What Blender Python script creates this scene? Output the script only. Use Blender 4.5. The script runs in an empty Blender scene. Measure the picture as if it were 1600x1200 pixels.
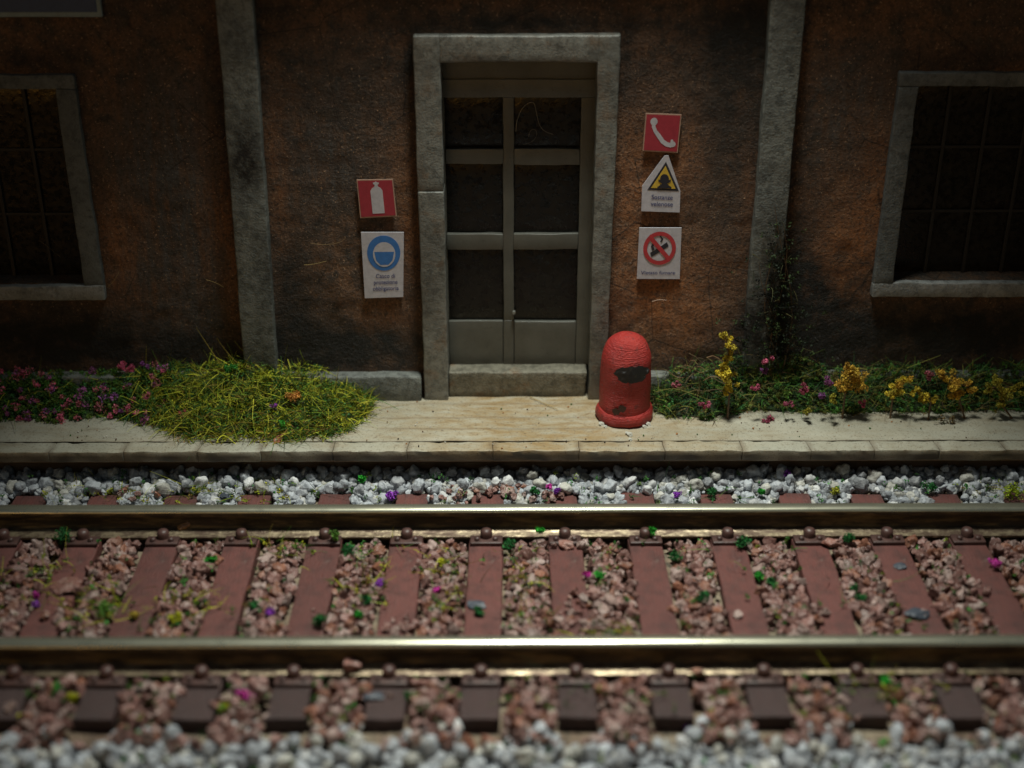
import bpy, math, random
import numpy as np
from mathutils import Vector, Matrix, Euler, noise
R = math.radians
random.seed(7); rng = np.random.default_rng(11)
C = bpy.context.scene.collection
scn = bpy.context.scene

# ---------------------------------------------------------------- camera, world, light, exposure
FPX = 2174.0                       # focal length in pixels of the 1600 px wide photograph
cam = bpy.data.objects.new('camera', bpy.data.cameras.new('camera')); C.objects.link(cam); scn.camera = cam
cam.location = (0, 0, 5.07)
cam.rotation_euler = (R(90 - 26.8), 0, R(-0.24))
cam.data.sensor_width = 36; cam.data.lens = 36 * FPX / 1600
cam.data.clip_start = .1; cam.data.clip_end = 200
cam.data.dof.use_dof = True; cam.data.dof.focus_distance = 10.15; cam.data.dof.aperture_fstop = .26
w = bpy.data.worlds.new('World'); scn.world = w; w.use_nodes = True
nt = w.node_tree
sky = nt.nodes.new('ShaderNodeTexSky'); sky.sky_type = 'NISHITA'; sky.sun_disc = False
sky.sun_elevation = R(4); sky.sun_rotation = R(200)
bg = nt.nodes['Background']; nt.links.new(sky.outputs[0], bg.inputs[0]); bg.inputs[1].default_value = .034
# the lamp over the model: one warm-white spotlight high above the track
ld = bpy.data.lights.new('work_lamp', 'SPOT'); ld.energy = 4700; ld.color = (.97, 1.0, .90)
ld.shadow_soft_size = .65; ld.spot_size = R(58); ld.spot_blend = 1.0
lamp = bpy.data.objects.new('work_lamp', ld); C.objects.link(lamp)
lamp.location = (.65, 8.45, 9.2)
lamp.rotation_euler = (Vector((.30, 7.55, 0)) - Vector(lamp.location)).to_track_quat('-Z', 'Y').to_euler()
scn.view_settings.view_transform = 'Standard'; scn.view_settings.look = 'None'
scn.view_settings.exposure = 0; scn.view_settings.gamma = 1

# ---------------------------------------------------------------- photo pixel -> point in the place
CM = cam.rotation_euler.to_matrix(); CO = Vector(cam.location)
def ray(px, py): return CM @ Vector(((px - 800) / FPX, (600 - py) / FPX, -1))
def at_y(px, py, Y):
    d = ray(px, py); t = (Y - CO.y) / d.y; return CO + d * t
def at_z(px, py, Z):
    d = ray(px, py); t = (Z - CO.z) / d.z; return CO + d * t
WY = 9.65          # wall face
PZ = .10           # platform top
def WX(px, py, Y=WY): return at_y(px, py, Y).x
def WZ(px, py, Y=WY): return at_y(px, py, Y).z

# ---------------------------------------------------------------- objects
def tag(o, label=None, cat=None, group=None, kind=None):
    if label: o['label'] = label
    if cat: o['category'] = cat
    if group: o['group'] = group
    if kind: o['kind'] = kind
    return o
def empty(name, loc, label, cat, group=None):
    o = bpy.data.objects.new(name, None); C.objects.link(o); o.location = loc
    o.empty_display_size = .1
    return tag(o, label, cat, group)
class MB:
    """collects geometry, then links it as one mesh object"""
    def __init__(s): s.v = []; s.f = []; s.c = []; s.m = []; s.n = 0
    def add(s, V, F, col=None, mi=0):
        V = np.asarray(V, dtype=float).reshape(-1, 3)
        s.v.append(V); s.f += [tuple(int(i) + s.n for i in f) for f in F]; s.m += [mi] * len(F)
        if col is None: col = (1, 1, 1)
        cc = np.ones((len(V), 4)); cc[:, :3] = np.asarray(col, dtype=float); s.c.append(cc); s.n += len(V)
        return s
    def build(s, name, mats, parent=None, smooth=False, loc=None, auto=None):
        V = np.concatenate(s.v) if s.v else np.zeros((0, 3))
        if loc is not None: V = V - np.array(loc)
        me = bpy.data.meshes.new(name); me.from_pydata(V.tolist(), [], s.f); 
        if not isinstance(mats, (list, tuple)): mats = [mats]
        for m in mats: me.materials.append(m)
        me.polygons.foreach_set('material_index', s.m)
        a = me.color_attributes.new('Col', 'FLOAT_COLOR', 'POINT'); a.data.foreach_set('color', np.concatenate(s.c).ravel())
        me.polygons.foreach_set('use_smooth', [smooth] * len(s.f))
        if auto is not None: me.set_sharp_from_angle(angle=R(auto))
        me.update()
        o = bpy.data.objects.new(name, me); C.objects.link(o)
        if loc is not None: o.location = loc
        if parent is not None:
            o.parent = parent
            if loc is None: o.location = (-parent.location.x, -parent.location.y, -parent.location.z)
            else: o.location = Vector(loc) - parent.location
        return o
def n3(x, y, z, s=1.0, o=0.0): return noise.noise(Vector((x * s + o, y * s - o, z * s + 2 * o)))
def rbox(x0, x1, y0, y1, z0, z1, r=.01, step=.1, amp=0.0, ns=6.0, warp=None):
    """box with rounded edges and a slightly uneven, hand-made surface"""
    def axis(a, b):
        L = b - a; rr = min(r, L * .49)
        n = max(1, int((L - 2 * rr) / step))
        return [a, a + rr * .4, a + rr] + [a + rr + (L - 2 * rr) * i / n for i in range(1, n)] + [b - rr, b - rr * .4, b]
    ax = [axis(x0, x1), axis(y0, y1), axis(z0, z1)]
    lo = (x0, y0, z0); hi = (x1, y1, z1); idx = {}; V = []; F = []
    def vid(p):
        k = (round(p[0], 5), round(p[1], 5), round(p[2], 5))
        if k not in idx:
            q = [min(max(p[i], lo[i] + min(r, (hi[i] - lo[i]) * .49)), hi[i] - min(r, (hi[i] - lo[i]) * .49)) for i in range(3)]
            d = Vector(p) - Vector(q)
            if d.length > 1e-9: d = d.normalized() * min(r, min(hi[i] - lo[i] for i in range(3)) * .49)
            v = Vector(q) + d
            if amp:
                v += Vector((n3(*p, ns, 3), n3(*p, ns, 9), n3(*p, ns, 17))) * amp + Vector((n3(*p, ns * 4, 1), n3(*p, ns * 4, 5), n3(*p, ns * 4, 7))) * amp * .4
            if warp: v = Vector(warp(v))
            idx[k] = len(V); V.append(v)
        return idx[k]
    for a in range(3):
        b, c = (a + 1) % 3, (a + 2) % 3
        for side in (0, 1):
            for i in range(len(ax[b]) - 1):
                for j in range(len(ax[c]) - 1):
                    def P(ii, jj):
                        p = [0, 0, 0]; p[a] = (lo, hi)[side][a]; p[b] = ax[b][ii]; p[c] = ax[c][jj]; return vid(p)
                    q = (P(i, j), P(i + 1, j), P(i + 1, j + 1), P(i, j + 1))
                    F.append(q if side else q[::-1])
    return [tuple(v) for v in V], F
def lathe(prof, n=48, c=(0, 0, 0)):
    V = []; F = []
    for r_, z in prof:
        for k in range(n):
            a = 2 * math.pi * k / n; V.append((c[0] + r_ * math.cos(a), c[1] + r_ * math.sin(a), c[2] + z))
    for i in range(len(prof) - 1):
        for k in range(n):
            F.append((i * n + k, i * n + (k + 1) % n, (i + 1) * n + (k + 1) % n, (i + 1) * n + k))
    F.append(tuple(range(n))[::-1]); F.append(tuple((len(prof) - 1) * n + k for k in range(n)))
    return V, F
def tube(pts, r0, r1=None, n=5):
    if r1 is None: r1 = r0
    V = []; F = []; m = len(pts)
    for i, p in enumerate(pts):
        p = Vector(p); d = (Vector(pts[min(i + 1, m - 1)]) - Vector(pts[max(i - 1, 0)])).normalized()
        u = d.cross(Vector((.3, .2, 1))).normalized() if abs(d.z) < .95 else d.cross(Vector((1, 0, 0))).normalized()
        v = d.cross(u); rr = r0 + (r1 - r0) * i / (m - 1)
        for k in range(n):
            a = 2 * math.pi * k / n; V.append(tuple(p + u * math.cos(a) * rr + v * math.sin(a) * rr))
    for i in range(m - 1):
        for k in range(n): F.append((i * n + k, i * n + (k + 1) % n, (i + 1) * n + (k + 1) % n, (i + 1) * n + k))
    F.append(tuple(range(n))[::-1]); F.append(tuple((m - 1) * n + k for k in range(n)))
    return V, F

# ---------------------------------------------------------------- materials
class NM:
    def __init__(s, name):
        s.m = bpy.data.materials.new(name); s.m.use_nodes = True; s.t = s.m.node_tree; s.p = s.t.nodes['Principled BSDF']
        s.co = s.t.nodes.new('ShaderNodeTexCoord').outputs['Object']
    def link(s, a, b): s.t.links.new(a, b)
    def setin(s, k, v):
        i = s.p.inputs[k]
        if hasattr(v, 'is_output') or isinstance(v, bpy.types.NodeSocket): s.link(v, i)
        else: i.default_value = (*v, 1) if isinstance(v, tuple) and i.type == 'RGBA' else v
    def map(s, scale=(1, 1, 1), co=None):
        n = s.t.nodes.new('ShaderNodeMapping'); n.inputs['Scale'].default_value = scale; s.link(co or s.co, n.inputs[0]); return n.outputs[0]
    def noise(s, sc, det=4, rough=.6, co=None, dist=0, off=0):
        n = s.t.nodes.new('ShaderNodeTexNoise'); n.noise_dimensions = '4D'; n.inputs['W'].default_value = off
        n.inputs['Scale'].default_value = sc; n.inputs['Detail'].default_value = det; n.inputs['Roughness'].default_value = rough
        n.inputs['Distortion'].default_value = dist; s.link(co or s.co, n.inputs['Vector']); return n.outputs['Fac']
    def vor(s, sc, co=None, feat='F1'):
        n = s.t.nodes.new('ShaderNodeTexVoronoi'); n.feature = feat; n.inputs['Scale'].default_value = sc; s.link(co or s.co, n.inputs['Vector']); return n.outputs['Distance']
    def ramp(s, fac, a, b, lo=0.0, hi=1.0):
        n = s.t.nodes.new('ShaderNodeMapRange'); n.clamp = True; s.link(fac, n.inputs[0])
        n.inputs[1].default_value = a; n.inputs[2].default_value = b; n.inputs[3].default_value = lo; n.inputs[4].default_value = hi; return n.outputs[0]
    def math(s, op, a, b=0.0):
        n = s.t.nodes.new('ShaderNodeMath'); n.operation = op
        for i, v in enumerate((a, b)):
            if isinstance(v, bpy.types.NodeSocket): s.link(v, n.inputs[i])
            else: n.inputs[i].default_value = v
        return n.outputs[0]
    def mix(s, fac, a, b, mode='MIX'):
        n = s.t.nodes.new('ShaderNodeMix'); n.data_type = 'RGBA'; n.blend_type = mode
        for i, v in ((0, fac), (6, a), (7, b)):
            if isinstance(v, bpy.types.NodeSocket): s.link(v, n.inputs[i])
            else: n.inputs[i].default_value = v if i == 0 else (*v, 1)
        return n.outputs[2]
    def col(s):
        n = s.t.nodes.new('ShaderNodeVertexColor'); n.layer_name = 'Col'; return n.outputs[0]
    def sep(s, c):
        n = s.t.nodes.new('ShaderNodeSeparateColor'); s.link(c, n.inputs[0]); return n.outputs
    def bump(s, h, strength=.5, dist=.01):
        n = s.t.nodes.new('ShaderNodeBump'); n.inputs['Strength'].default_value = strength; n.inputs['Distance'].default_value = dist
        s.link(h, n.inputs['Height']); s.link(n.outputs[0], s.p.inputs['Normal'])

# plaster: R = black grime and painted dimness, G = grey wash, B = bare orange
m = NM('weathered_plaster'); r, g, b = m.sep(m.col())[:3]
big = m.noise(2.2, 5, .62); mid = m.noise(9, 6, .65, off=3); fine = m.noise(42, 5, .7, off=5)
base = m.mix(m.ramp(big, .38, .64), (.09, .055, .034), (.195, .096, .045))
base = m.mix(m.ramp(mid, .46, .62), base, (.055, .043, .033))
base = m.mix(m.math('MULTIPLY', b, m.ramp(mid, .3, .55)), base, (.36, .145, .05))
streak = m.noise(6, 5, .6, co=m.map((3, 1, .5)), off=8)
gw = m.math('MULTIPLY', m.math('ADD', g, .18), m.ramp(streak, .36, .62, 0, 1.25))
base = m.mix(gw, base, (.088, .080, .072))
base = m.mix(m.ramp(fine, .47, .62, 0, .75), base, (.035, .024, .018))
base = m.mix(m.ramp(m.noise(60, 3, .6, off=12), .60, .70, 0, .8), base, (.50, .32, .19))
bl = m.math('MULTIPLY', r, m.ramp(m.noise(7, 6, .7, off=1), .32, .60, .35, 1.05))
crack = m.ramp(m.vor(2.1, m.map((1, 1, .8), None), 'DISTANCE_TO_EDGE'), .0, .012, 1, 0)
crack = m.math('MULTIPLY', crack, m.ramp(m.noise(1.3, 2, .5, off=6), .50, .56))
base = m.mix(m.math('MULTIPLY', crack, .8), base, (.02, .014, .01))
base = m.mix(bl, base, (.016, .014, .011))
m.setin('Base Color', base); m.setin('Roughness', m.ramp(mid, .3, .7, .55, .85)); m.setin('Specular IOR Level', .35)
hh = m.math('ADD', m.math('MULTIPLY', mid, .7), m.math('MULTIPLY', fine, .6)); m.bump(hh, 1.0, .05); PLASTER = m.m

def stone_mat(name, colA, colB, dirt=.35, rough=.75, bs=.5, rust=0.0, spec=.3):
    m = NM(name); a = m.noise(3, 5, .6); b_ = m.noise(16, 6, .65, off=4); c = m.noise(70, 4, .6, off=2)
    k = m.mix(m.ramp(a, .35, .65), colA, colB)
    k = m.mix(m.ramp(b_, .46, .66, 0, dirt), k, tuple(x * .3 for x in colA)); k = m.mix(m.ramp(m.noise(13, 7, .8, off=11), .50, .60, 0, .65), k, tuple(x * .35 for x in colA)); k = m.mix(m.ramp(m.noise(33, 5, .75, off=14), .58, .68, 0, .6), k, tuple(x * 1.7 for x in colA))
    if rust: k = m.mix(m.ramp(m.noise(5, 5, .7, off=9), .53, .68, 0, rust), k, (.20, .105, .045))
    k = m.mix(m.ramp(c, .60, .72, 0, .55), k, (.05, .045, .035))
    R_ = m.sep(m.col()); k = m.mix(m.math('MULTIPLY', m.math('SUBTRACT', 1.0, R_[0]), m.ramp(m.noise(11, 6, .75, off=7), .30, .55, .2, 1.2)), k, (.018, .017, .016))
    m.setin('Base Color', k); m.setin('Roughness', rough); m.setin('Specular IOR Level', spec)
    m.bump(m.math('ADD', b_, m.math('MULTIPLY', c, .7)), bs + .2, .018); return m.m
STONE = stone_mat('grey_stone_paint', (.145, .155, .145), (.20, .21, .19), .6, .6)
SURR = stone_mat('door_surround_paint', (.155, .16, .145), (.22, .222, .20), .5, .42, .12, .45, .5)
STEP = stone_mat('worn_step', (.16, .15, .115), (.22, .205, .16), .6, .45, .5, .6)
WINF = stone_mat('window_surround_paint', (.10, .112, .115), (.14, .152, .15), .4, .6)
SILL = stone_mat('window_sill_paint', (.20, .21, .205), (.28, .29, .285), .4, .55)
m = NM('door_paint'); n_ = m.noise(5, 5, .6); k = m.mix(m.ramp(n_, .35, .65), (.075, .077, .066), (.105, .106, .092))
k = m.mix(m.ramp(m.noise(30, 5, .7, off=3), .58, .72, 0, .6), k, (.035, .03, .02)); m.setin('Base Color', k); m.setin('Roughness', .42); m.bump(m.noise(60, 4), .25, .006); DOORP = m.m
m = NM('dirty_glass'); n_ = m.noise(9, 6, .7, co=m.map((1, 1, 2)))
k = m.mix(m.ramp(n_, .45, .75), (.006, .0058, .0055), (.015, .013, .010)); m.setin('Base Color', k); m.setin('Roughness', m.ramp(m.noise(22, 4, off=3), .35, .7, .16, .5)); m.setin('Specular IOR Level', .35); m.bump(m.noise(14, 4, off=2), .3, .02); GLASS = m.m
m = NM('dark_bar'); m.setin('Base Color', (.004, .004, .004)); m.setin('Roughness', .6); BAR = m.m
m = NM('interior_dark'); m.setin('Base Color', (.01, .01, .01)); m.setin('Roughness', .9); DARK = m.m

m = NM('platform_concrete'); a = m.noise(1.6, 5, .6, co=m.map((1, 2.2, 1))); b_ = m.noise(9, 6, .65, co=m.map((.6, 1.8, 1)), off=2); c = m.noise(55, 5, .65, off=5)
cr = m.sep(m.col())
k = m.mix(m.ramp(a, .35, .65), (.31, .305, .245), (.43, .42, .345))
k = m.mix(m.math('MULTIPLY', m.math('SUBTRACT', 1.0, cr[0]), m.ramp(b_, .34, .62, .25, 1.0)), k, (.29, .19, .08))
k = m.mix(m.ramp(b_, .56, .75, 0, .5), k, (.20, .155, .105))
k = m.mix(m.ramp(c, .56, .67, 0, .75), k, (.14, .09, .05))
k = m.mix(m.ramp(m.noise(95, 3, .6, off=8), .60, .68, 0, .9), k, (.035, .03, .025))
k = m.mix(m.math('SUBTRACT', 1.0, cr[1]), k, (.10, .062, .035)); k = m.mix(m.math('SUBTRACT', 1.0, cr[2]), k, (.055, .050, .040))  # blue channel carries the painted shade of the kerb face
m.setin('Base Color', k); m.setin('Roughness', m.ramp(b_, .3, .7, .6, .42)); m.bump(m.math('ADD', b_, m.math('MULTIPLY', c, .6)), .5, .012); CONC = m.m

m = NM('earth'); k = m.mix(m.ramp(m.noise(4, 6, .7), .4, .62), (.16, .10, .065), (.32, .26, .18)); k = m.mix(m.ramp(m.noise(25, 5, .7, off=2), .48, .65), k, (.06, .05, .035))
m.setin('Base Color', k); m.setin('Roughness', .8); m.bump(m.noise(30, 5), .8, .03); EARTH = m.m
def pebble_mat(name, rough, var, veil, veilc, spec=.5, sss=0):
    m = NM(name); c = m.col(); n1 = m.noise(14, 4, .6); n2 = m.noise(50, 4, .6, off=3)
    k = m.mix(m.ramp(n1, .52, .68, 0, veil), c, veilc); k = m.mix(m.ramp(n2, .55, .75, 0, var), k, (.05, .035, .025))
    m.setin('Base Color', k); m.setin('Roughness', m.ramp(n2, .35, .65, rough, rough + .3)); m.setin('Specular IOR Level', spec)
    if sss: m.setin('Subsurface Weight', sss); m.setin('Subsurface Radius', (.03, .03, .035)); m.setin('Subsurface Scale', 1.0)
    m.bump(m.math('ADD', n1, n2), .6, .02); return m.m
GREYP = pebble_mat('quartz_pebbles', .30, .25, .5, (.62, .62, .62), .5, .25)
BROWNP = pebble_mat('brown_ballast_stone', .24, .45, .7, (.38, .25, .215), .6)
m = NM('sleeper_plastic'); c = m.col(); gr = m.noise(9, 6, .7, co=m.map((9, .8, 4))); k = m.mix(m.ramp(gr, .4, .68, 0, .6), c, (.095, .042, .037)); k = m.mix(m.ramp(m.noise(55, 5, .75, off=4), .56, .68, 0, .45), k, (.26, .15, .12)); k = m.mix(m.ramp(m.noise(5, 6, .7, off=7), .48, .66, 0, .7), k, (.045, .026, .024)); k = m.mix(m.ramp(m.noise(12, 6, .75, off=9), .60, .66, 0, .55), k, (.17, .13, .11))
m.setin('Base Color', k); m.setin('Roughness', m.ramp(gr, .3, .7, .4, .7)); m.bump(m.math('ADD', gr, m.noise(60, 5, .7, off=3)), .7, .014); SLEEP = m.m
m = NM('fastening_plastic'); k = m.mix(m.ramp(m.noise(12, 5), .4, .65), (.048, .026, .023), (.10, .048, .040)); m.setin('Base Color', k); m.setin('Roughness', .45); m.bump(m.noise(30), .3, .01); FAST = m.m
m = NM('rail_head_steel'); s_ = m.noise(6, 5, .6, co=m.map((.25, 14, 6))); s2 = m.noise(5, 5, .7, off=4)
k = m.mix(m.ramp(s_, .35, .68), (.38, .375, .29), (.60, .59, .46)); k = m.mix(m.ramp(s2, .5, .68, 0, .4), k, (.22, .20, .14)); m.setin('Base Color', k); m.setin('Metallic', .82)
m.setin('Roughness', m.ramp(s2, .3, .7, .24, .34)); m.bump(s_, .15, .004); STEEL = m.m
m = NM('rail_side_patina'); s2 = m.noise(5, 6, .7, co=m.map((.7, 4, 4))); k = m.mix(m.ramp(s2, .48, .68), (.055, .040, .025), (.26, .18, .08)); m.setin('Base Color', k); m.setin('Metallic', .5); m.setin('Roughness', .5); m.bump(m.noise(30), .3, .006); RSIDE = m.m
m = NM('rail_foot_brass'); s2 = m.noise(7, 6, .75, co=m.map((1, 3, 3)), off=2); k = m.mix(m.ramp(s2, .44, .66), (.10, .065, .045), (.48, .39, .25)); m.setin('Base Color', k); m.setin('Metallic', .6); m.setin('Roughness', m.ramp(s2, .35, .65, .5, .3)); m.bump(m.noise(25, 5), .5, .01); RFOOT = m.m
m = NM('foliage'); m.setin('Base Color', m.col()); m.setin('Roughness', .7); m.setin('Specular IOR Level', .2); FOL = m.m
m = NM('red_bin_paint'); a = m.noise(14, 6, .7); lay = m.noise(3, 2, .5, co=m.map((1, 1, 40)))
k = m.mix(m.ramp(m.noise(6, 4, off=2), .35, .65), (.30, .019, .017), (.40, .032, .024)); k = m.mix(m.ramp(a, .56, .64, 0, .7), k, (.10, .02, .018)); k = m.mix(m.ramp(m.noise(19, 5, .7, off=6), .66, .70, 0, .8), k, (.40, .18, .09))
m.setin('Base Color', k); m.setin('Roughness', .45); m.setin('Specular IOR Level', .4); m.bump(m.math('ADD', m.math('MULTIPLY', lay, .5), m.math('ADD', a, m.noise(45, 5, .7, co=m.map((1, 1, 2.5)), off=20))), .9, .016); REDP = m.m
def flat(name, c, rough=.55, v=.12):
    m = NM(name); k = m.mix(m.ramp(m.noise(24, 6, .75), .42, .70, 0, v * 4), c, tuple(x * .5 for x in c)); m.setin('Base Color', k); m.setin('Roughness', rough); m.bump(m.noise(60, 3), .15, .004); return m.m
WHITE = flat('sign_paper_white', (.52, .51, .56)); SRED = flat('sign_red', (.36, .03, .05)); SBLUE = flat('sign_blue', (.04, .17, .48)); SYEL = flat('sign_yellow', (.62, .42, .05)); SBLK = flat('sign_black', (.02, .02, .03)); SINK = flat('sign_ink', (.06, .07, .20)); SNAVY = flat('board_blue', (.03, .06, .14)); SPALE = flat('board_border', (.18, .24, .26)); BLACKP = flat('hollow_black', (.012, .012, .012)); SLATE = flat('slate', (.055, .065, .085), .5)
SNRED = flat('sign_ring_red', (.48, .04, .05))

# ================================================================ SETTING
g = MB(); NX, NY = 90, 60
def gz(x, y):
    if y < 5.75: return -.44
    if y < 6.15: return -.44 + (y - 5.75) / .4 * .145
    if y < 8.55: return -.295
    return -.295 + min(1, (y - 8.55) / .35) * .075
V = []; F = []
for j in range(NY + 1):
    for i in range(NX + 1):
        x = -8 + 16 * i / NX; y = 2 + 7.4 * j / NY; V.append((x, y, gz(x, y) + .02 * n3(x, y, 0, 3)))
for j in range(NY):
    for i in range(NX): a = j * (NX + 1) + i; F.append((a, a + 1, a + NX + 2, a + NX + 1))
g.add(V, F).build('track_bed', EARTH, smooth=True)['kind'] = 'structure'
g = MB(); g.add([(-80, -60, -.62), (80, -60, -.62), (80, 90, -.62), (-80, 90, -.62)], [(0, 1, 2, 3)]); g.build('ground', EARTH)['kind'] = 'structure'

# platform slab (walkway) and the row of kerb stones along its edge
YK0 = at_z(800, 704.5, PZ).y; YK1 = at_z(800, 690, PZ).y
joints = [(-120, 704), (-30, 704), (80, 704), (195, 704), (310, 704), (408, 704), (520, 704), (637, 704), (770, 704), (905, 704), (1038, 704), (1160, 703), (1266, 703), (1366, 702), (1468, 702), (1570, 702), (1680, 702)]
JX = [-5.9, -5.2, -4.6] + [at_z(px, 700, PZ).x for px, _ in joints] + [4.9, 5.5, 6.0]
JX = sorted(JX)
pl = MB(); nx, ny = 420, 44; V = []; F = []; cc = []
for j in range(ny + 1):
    for i in range(nx + 1):
        x = -6 + 12 * i / nx; y = YK1 + .006 + (WY + .02 - YK1 - .006) * j / ny
        V.append((x, y, PZ + .005 * n3(x, y, 0, 5) + .002 * n3(x, y, 0, 30)))
        t = (y - YK1) / (WY - YK1)
        st = math.exp(-((x - .25) / 1.05) ** 2) * .8 + .22 + .3 * n3(x, y * 2, 0, 1.6)
        ln = 1.0
        for yy in (.26, .50, .80):                       # old board lines by the door
            if -.95 < x < .75: ln -= .38 * math.exp(-((t - yy - .012 * n3(x, 0, yy, 3)) / .016) ** 2)
        ln -= .75 * math.exp(-(t / .018) ** 2)
        cc.append((max(0, min(1, 1 - st)), max(0, ln), 1))
for j in range(ny):
    for i in range(nx): a = j * (nx + 1) + i; F.append((a, a + 1, a + nx + 2, a + nx + 1))
pl.add(V, F, cc)
pl.add([(-6, YK0 + .16, -.5), (6, YK0 + .16, -.5), (6, YK0 + .16, PZ - .11), (-6, YK0 + .16, PZ - .11)], [(0, 1, 2, 3)], (1, 0, 1))
pl.build('platform', [CONC], smooth=True)['kind'] = 'structure'
kb = MB()
for i in range(len(JX) - 1):
    x0, x1 = JX[i] + .0008, JX[i + 1] - .0008; ng = .012 * random.uniform(-1, 1)
    dz = random.uniform(-.004, .004); sk = .03
    V, F = rbox(x0, x1, YK0 + ng * .5, YK1, PZ - .085, PZ + dz * .5, .006, .035, .009, 9,
                warp=lambda v: (v[0] + (v[1] - YK0) * -.12 * (1 if True else 0) * max(-1, min(1, v[0] / 3)), v[1], v[2]))
    col = []
    for v in V:
        xm = v[0]; e = min(abs(v[0] - x0), abs(v[0] - x1))
        st = math.exp(-((xm - .35) / 1.1) ** 2) * .75 + .18 + .3 * n3(xm, v[1], 0, 2)
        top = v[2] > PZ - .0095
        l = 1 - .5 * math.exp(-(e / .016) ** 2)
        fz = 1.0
        if not top: l = .9; fz = max(0, min(.7, .25 + .7 * n3(xm, 0, v[2] * 2, 6)))  # front face painted darker, as the shaded side below the lit top
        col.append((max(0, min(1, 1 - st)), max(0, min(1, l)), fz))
    kb.add(V, F, col)
kb.add([(-6, YK0 + .02, PZ - .10), (6, YK0 + .02, PZ - .10), (6, YK1, PZ - .10), (-6, YK1, PZ - .10), (-6, YK0 + .02, PZ - .03), (6, YK0 + .02, PZ - .03), (6, YK1 + .01, PZ - .03), (-6, YK1 + .01, PZ - .03)], [(3, 2, 1, 0), (0, 1, 5, 4), (4, 5, 6, 7)], (.5, .15, 1))
kb.build('kerb', CONC, smooth=True, auto=50)['kind'] = 'structure'

# ================================================================ STATION BUILDING
bld = empty('station_building', (0, WY, PZ), 'weathered orange-brown plaster station building with grey pilasters, a glazed door and dark windows', 'building')
DX0, DX1 = WX(690, 350), WX(936, 300) - .01; DZ0 = WZ(800, 572); DZ1 = WZ(810, 93)
# windows (inner openings)
LW1 = (WX(87, 135) + WX(135, 442)) / 2; LWZ0, LWZ1 = WZ(130, 442), WZ(87, 137)
LW0 = LW1 - 1.15
RW0 = (WX(1433, 132) + WX(1393, 436)) / 2; RW1 = RW0 + 1.15; RWZ0, RWZ1 = WZ(1393, 437), WZ(1433, 133)
def frange(a, b, st):
    n = max(1, int(round((b - a) / st))); return [a + (b - a) * i / n for i in range(n)]
cutx = [-6, LW0, LW1, DX0, DX1, RW0, RW1, 6]; cutz = sorted([PZ - .05, DZ0, DZ1, LWZ0, LWZ1, RWZ0, RWZ1, 3.95])
xs = []; zs = []
for a, b in zip(cutx[:-1], cutx[1:]): xs += frange(a, b, .03)
xs.append(6)
for a, b in zip(cutz[:-1], cutz[1:]):
    if b - a > 1e-4: zs += frange(a, b, .035)
zs.append(3.95)
# grime, plus the dim upper wall painted dark: (px, py, rx, ry, strength)
BLK = [(0, 525, 190, 45, 1.2), (170, 540, 150, 38, .9), (320, 548, 80, 40, .7), (560, 545, 130, 40, 1.25), (455, 500, 34, 80, .9), (455, 420, 20, 60, .55), (500, 555, 60, 30, .9),
       (1240, 420, 38, 90, 1.1), (1285, 500, 70, 75, 1.2), (1210, 520, 55, 70, 1.3), (1400, 525, 170, 42, 1.0), (1560, 520, 120, 45, 1.1), (1150, 150, 60, 130, .75), (1120, 60, 90, 60, .7),
       (1180, 300, 12, 200, .6), (810, 38, 190, 14, 1.3), (650, 300, 8, 260, .5), (640, 100, 12, 60, .8), (350, 200, 12, 160, .8), (60, 90, 90, 14, .7), (1500, 92, 120, 12, .7), (145, 260, 12, 190, .5),
       (430, 60, 60, 90, .6), (980, 90, 18, 70, .6), (1060, 585, 60, 22, 1.0), (1180, 30, 40, 60, .6), (560, 130, 90, 60, .35)]
GRY = [(250, 250, 70, 130, .8), (300, 400, 60, 110, .55), (520, 230, 70, 60, .6), (420, 470, 40, 50, .3), (230, 440, 50, 70, .4), (1100, 130, 60, 70, .4), (1310, 170, 60, 70, .5), (500, 300, 60, 60, .4), (270, 520, 70, 40, .5)]
ORG = [(1040, 470, 90, 90, 1.2), (990, 300, 40, 110, 1.0), (1075, 230, 30, 80, .7), (1310, 410, 60, 90, 1.0), (1180, 300, 20, 120, .6), (180, 400, 40, 80, .9), (640, 330, 30, 110, .7), (360, 400, 16, 120, .9), (430, 280, 18, 110, .6), (330, 330, 40, 80, .4), (600, 490, 50, 30, .6), (1370, 300, 40, 110, .6)]
def blobs(L):
    out = []
    for px, py, rx, ry, s in L:
        c = at_y(px, py, WY); e = at_y(px + rx, py, WY); u = at_y(px, py - ry, WY); out.append((c.x, c.z, abs(e.x - c.x), abs(u.z - c.z), s))
    return out
BB, GG, OO = blobs(BLK), blobs(GRY), blobs(ORG)
def bsum(L, x, z): return min(1.3, sum(s * math.exp(-(((x - cx) / rx) ** 2 + ((z - cz) / rz) ** 2)) for cx, cz, rx, rz, s in L))
def hole(x, z): return (DX0 < x < DX1 and z < DZ1) or (LW0 < x < LW1 and LWZ0 < z < LWZ1) or (RW0 < x < RW1 and RWZ0 < z < RWZ1)
wl = MB(); V = []; F = []; cc = []; nx = len(xs)
for z in zs:
    for x in xs:
        d = .012 * n3(x, 0, z, 2.5) + .008 * n3(x, 4, z, 9) + .004 * n3(x, 4, z, 28)
        V.append((x, WY - d, z)); jx, jz = x + .06 * n3(x, 1, z, 7), z + .06 * n3(x, 5, z, 7)
        cc.append((bsum(BB, jx, jz), bsum(GG, jx, jz), bsum(OO, jx, jz)))
for j in range(len(zs) - 1):
    for i in range(nx - 1):
        if not hole((xs[i] + xs[i + 1]) / 2, (zs[j] + zs[j + 1]) / 2):
            a = j * nx + i; F.append((a, a + 1, a + nx + 1, a + nx))
wl.add(V, F, cc)
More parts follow.
